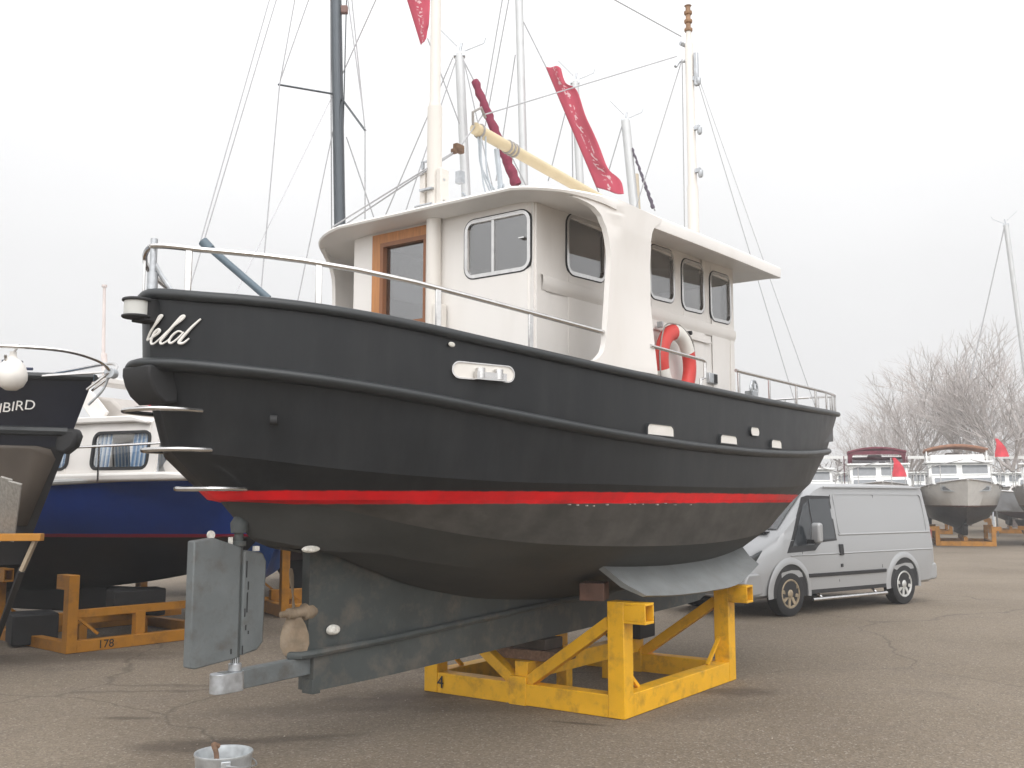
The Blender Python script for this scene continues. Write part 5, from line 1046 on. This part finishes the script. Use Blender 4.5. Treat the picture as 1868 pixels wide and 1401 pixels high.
def pennant(px, py, Y, label, hgt=.6):
    p = at(px, py, Y); t = empty('pennant', (p.x, p.y, p.z - hgt), 0, label, 'flag')
    MB().tube([(0, 0, -.5), (0, 0, hgt)], .015, 6).build('staff', steel, t)
    m_ = MB(); m_.grid([[(.05 + w_ * f + .03 * math.sin(z * 9), -.04 * math.sin(f * 5 + z * 6), hgt - z) for f in np.linspace(0, 1, 7)] for z, w_ in ((0, .12), (.15, .22), (.32, .34), (.5, .44), (.62, .46))]); m_.build('cloth', M('flag_red', (.65, .06, .085), .7, var=.15), t, smooth=80)
pennant(1625, 835, Yc - 11, 'red flag hanging in front of the maroon canopy boat')
pennant(1812, 800, Yc - 10, 'red flag flying right of the brown canopy')
for px, lab in ((1775, 'dark lamp on the left above the brown canopy'), (1812, 'dark lamp on the right above the brown canopy')): pass
yc_ = empty('pontoon_rail', at(1690, 832, 62), 0, 'long white rail running behind the far row of boats', 'railing'); yc_.location.z = 0
m_ = MB(); m_.box((0, 0, 4.35), (34, .12, .18)); m_.build('top_rail', whg, yc_)
for k in range(9): MB().box((-16 + 4 * k, 0, 2.17), (.14, .14, 4.34)).build('rail_post', whg, yc_)

# ------------------------------------------------------------------ bare trees and hedge line beyond the yard
bark = M('bark', (.11, .085, .075), .9, var=.3, scale=10); twig = M('twigs', (.46, .42, .40), .9, var=.2, scale=4)
def bare_tree(label, x, y, hgt, seed, spread=1.0):
    rnd = random.Random(seed); t = empty('bare_tree', (x, y, 0), rnd.uniform(0, 6), label, 'tree', 'bare winter trees beyond the boat yard'); tr = MB(); crn = MB()
    def br(p, d_, ln_, r_, lev):
        n_ = 3; pts = [p]; q = p.copy(); dd = d_.copy()
        for i in range(n_):
            dd = (dd + Vector((rnd.uniform(-1, 1), rnd.uniform(-1, 1), rnd.uniform(-.25, .6))) * (.16 if lev else .06)).normalized(); q = q + dd * ln_ / n_; pts.append(q)
        (tr if lev < 1 else crn).tube(pts, [r_ * (1 - .45 * i / n_) for i in range(n_ + 1)], 6 if lev < 2 else 3)
        if lev >= 5: return
        for i in range(1, n_ + 1):
            k = (4 if lev == 0 else 3 if lev == 4 else 2) if i == n_ else (2 if lev in (0, 1) and i > 1 else 1 if (i == 2 or lev < 3) else 0)
            for _ in range(k):
                ax = Vector((rnd.uniform(-1, 1), rnd.uniform(-1, 1), rnd.uniform(-.2, .35))).normalized()
                nd = (dd * rnd.uniform(.7, 1.0) + ax * rnd.uniform(.35, .75) * spread).normalized()
                br(pts[i], nd, ln_ * rnd.uniform(.68, .9), max(r_ * (.60 if i == n_ else .5), .011), lev + 1)
    br(Vector((0, 0, 0)), Vector((0, 0, 1)), hgt * .285, hgt * .016, 0)
    tr.build('trunk', bark, t, smooth=60, merge=False); crn.build('crown', twig, t, smooth=0, merge=False)
for i, (px, Y, hg, lab) in enumerate(((1765, 66, 12.6, 'tall bare tree rising behind the brown canopy boat'), (1660, 72, 11.2, 'bare tree rising behind the maroon canopy boat'), (1850, 62, 12.4, 'bare tree at the right edge behind the leaning mast'), (1610, 82, 8.6, 'small bare tree at the left end of the far tree row'), (1905, 74, 12.0, 'bare tree cut off by the right edge'))):
    g = at(px, 912, Y); bare_tree(lab, g.x, g.y, hg, 11 + i)
def hedge(label, x0, x1, y, h_, seed):
    rnd = random.Random(seed); m_ = MB()
    for k in range(int(abs(x1 - x0) * 26)):
        x = rnd.uniform(x0, x1); z = h_ * rnd.random() ** .8 * (.8 + .25 * math.sin(x * .5) + .12 * math.sin(x * 1.7)); p = Vector((x, y + rnd.uniform(-1.5, 1.5), z)); d_ = Vector((rnd.uniform(-1, 1), rnd.uniform(-1, 1), rnd.uniform(.2, 1.6))).normalized() * rnd.uniform(.5, 1.2)
        s_ = d_.cross(Vector((rnd.uniform(-1, 1), rnd.uniform(-1, 1), .1))).normalized() * rnd.uniform(.05, .16); m_.add([p - s_, p + s_, p + d_], [(0, 1, 2)])
    o = m_.build('hedge', M('bare_hedge', (.13, .115, .10), .9, var=.25), None, smooth=0, merge=False); tag(o, label, 'hedge')
hedge('grey brown bare hedge far behind the cutter bow', 28, 48, 90, 5.4, 3)
hedge('grey brown bare hedge running behind the far row at right', 46, 95, 105, 5.0, 4)
hedge('grey brown bare hedge far behind the blue boats at left', -75, -8, 110, 3.6, 5)
hedge('grey brown bare hedge hidden mostly behind the big cutter', -8, 28, 112, 3.6, 6)

# ------------------------------------------------------------------ loose grit on the asphalt
rg = random.Random(5); m_ = MB()
for k in range(900):
    Y = 4.5 + 14 * rg.random() ** 1.6; X = rg.uniform(-.55, .55) * Y; q = rg.uniform(.003, .009) * (1 + .5 * rg.random()); c = Vector((X, Y, q * .5))
    vs_ = [c + Vector((rg.uniform(.6, 1) * q * math.cos(a) , rg.uniform(.6, 1) * q * math.sin(a), rg.uniform(-.1, .2) * q)) for a in (0, 1.25, 2.5, 3.8, 5.0)] + [c + Vector((0, 0, q * .7))]
    m_.add(vs_, [(i, (i + 1) % 5, 5) for i in range(5)])
tag(m_.build('grit', M('grit_stone', (.30, .26, .21), .9, var=.5, scale=30), None, smooth=0, merge=False), kind='stuff')

# ------------------------------------------------------------------ haze
hz = MB(); hz.box((0, 60, 16), (420, 240, 34)); ho = hz.build('haze', None, None, smooth=0); tag(ho, kind='stuff')
hm_ = bpy.data.materials.new('haze'); hm_.use_nodes = True; n = hm_.node_tree.nodes; n.remove(n['Principled BSDF'])
pv = n.new('ShaderNodeVolumePrincipled'); pv.inputs['Color'].default_value = (.93, .93, .94, 1); pv.inputs['Density'].default_value = .0026
hm_.node_tree.links.new(pv.outputs[0], n['Material Output'].inputs['Volume']); ho.data.materials.append(hm_)
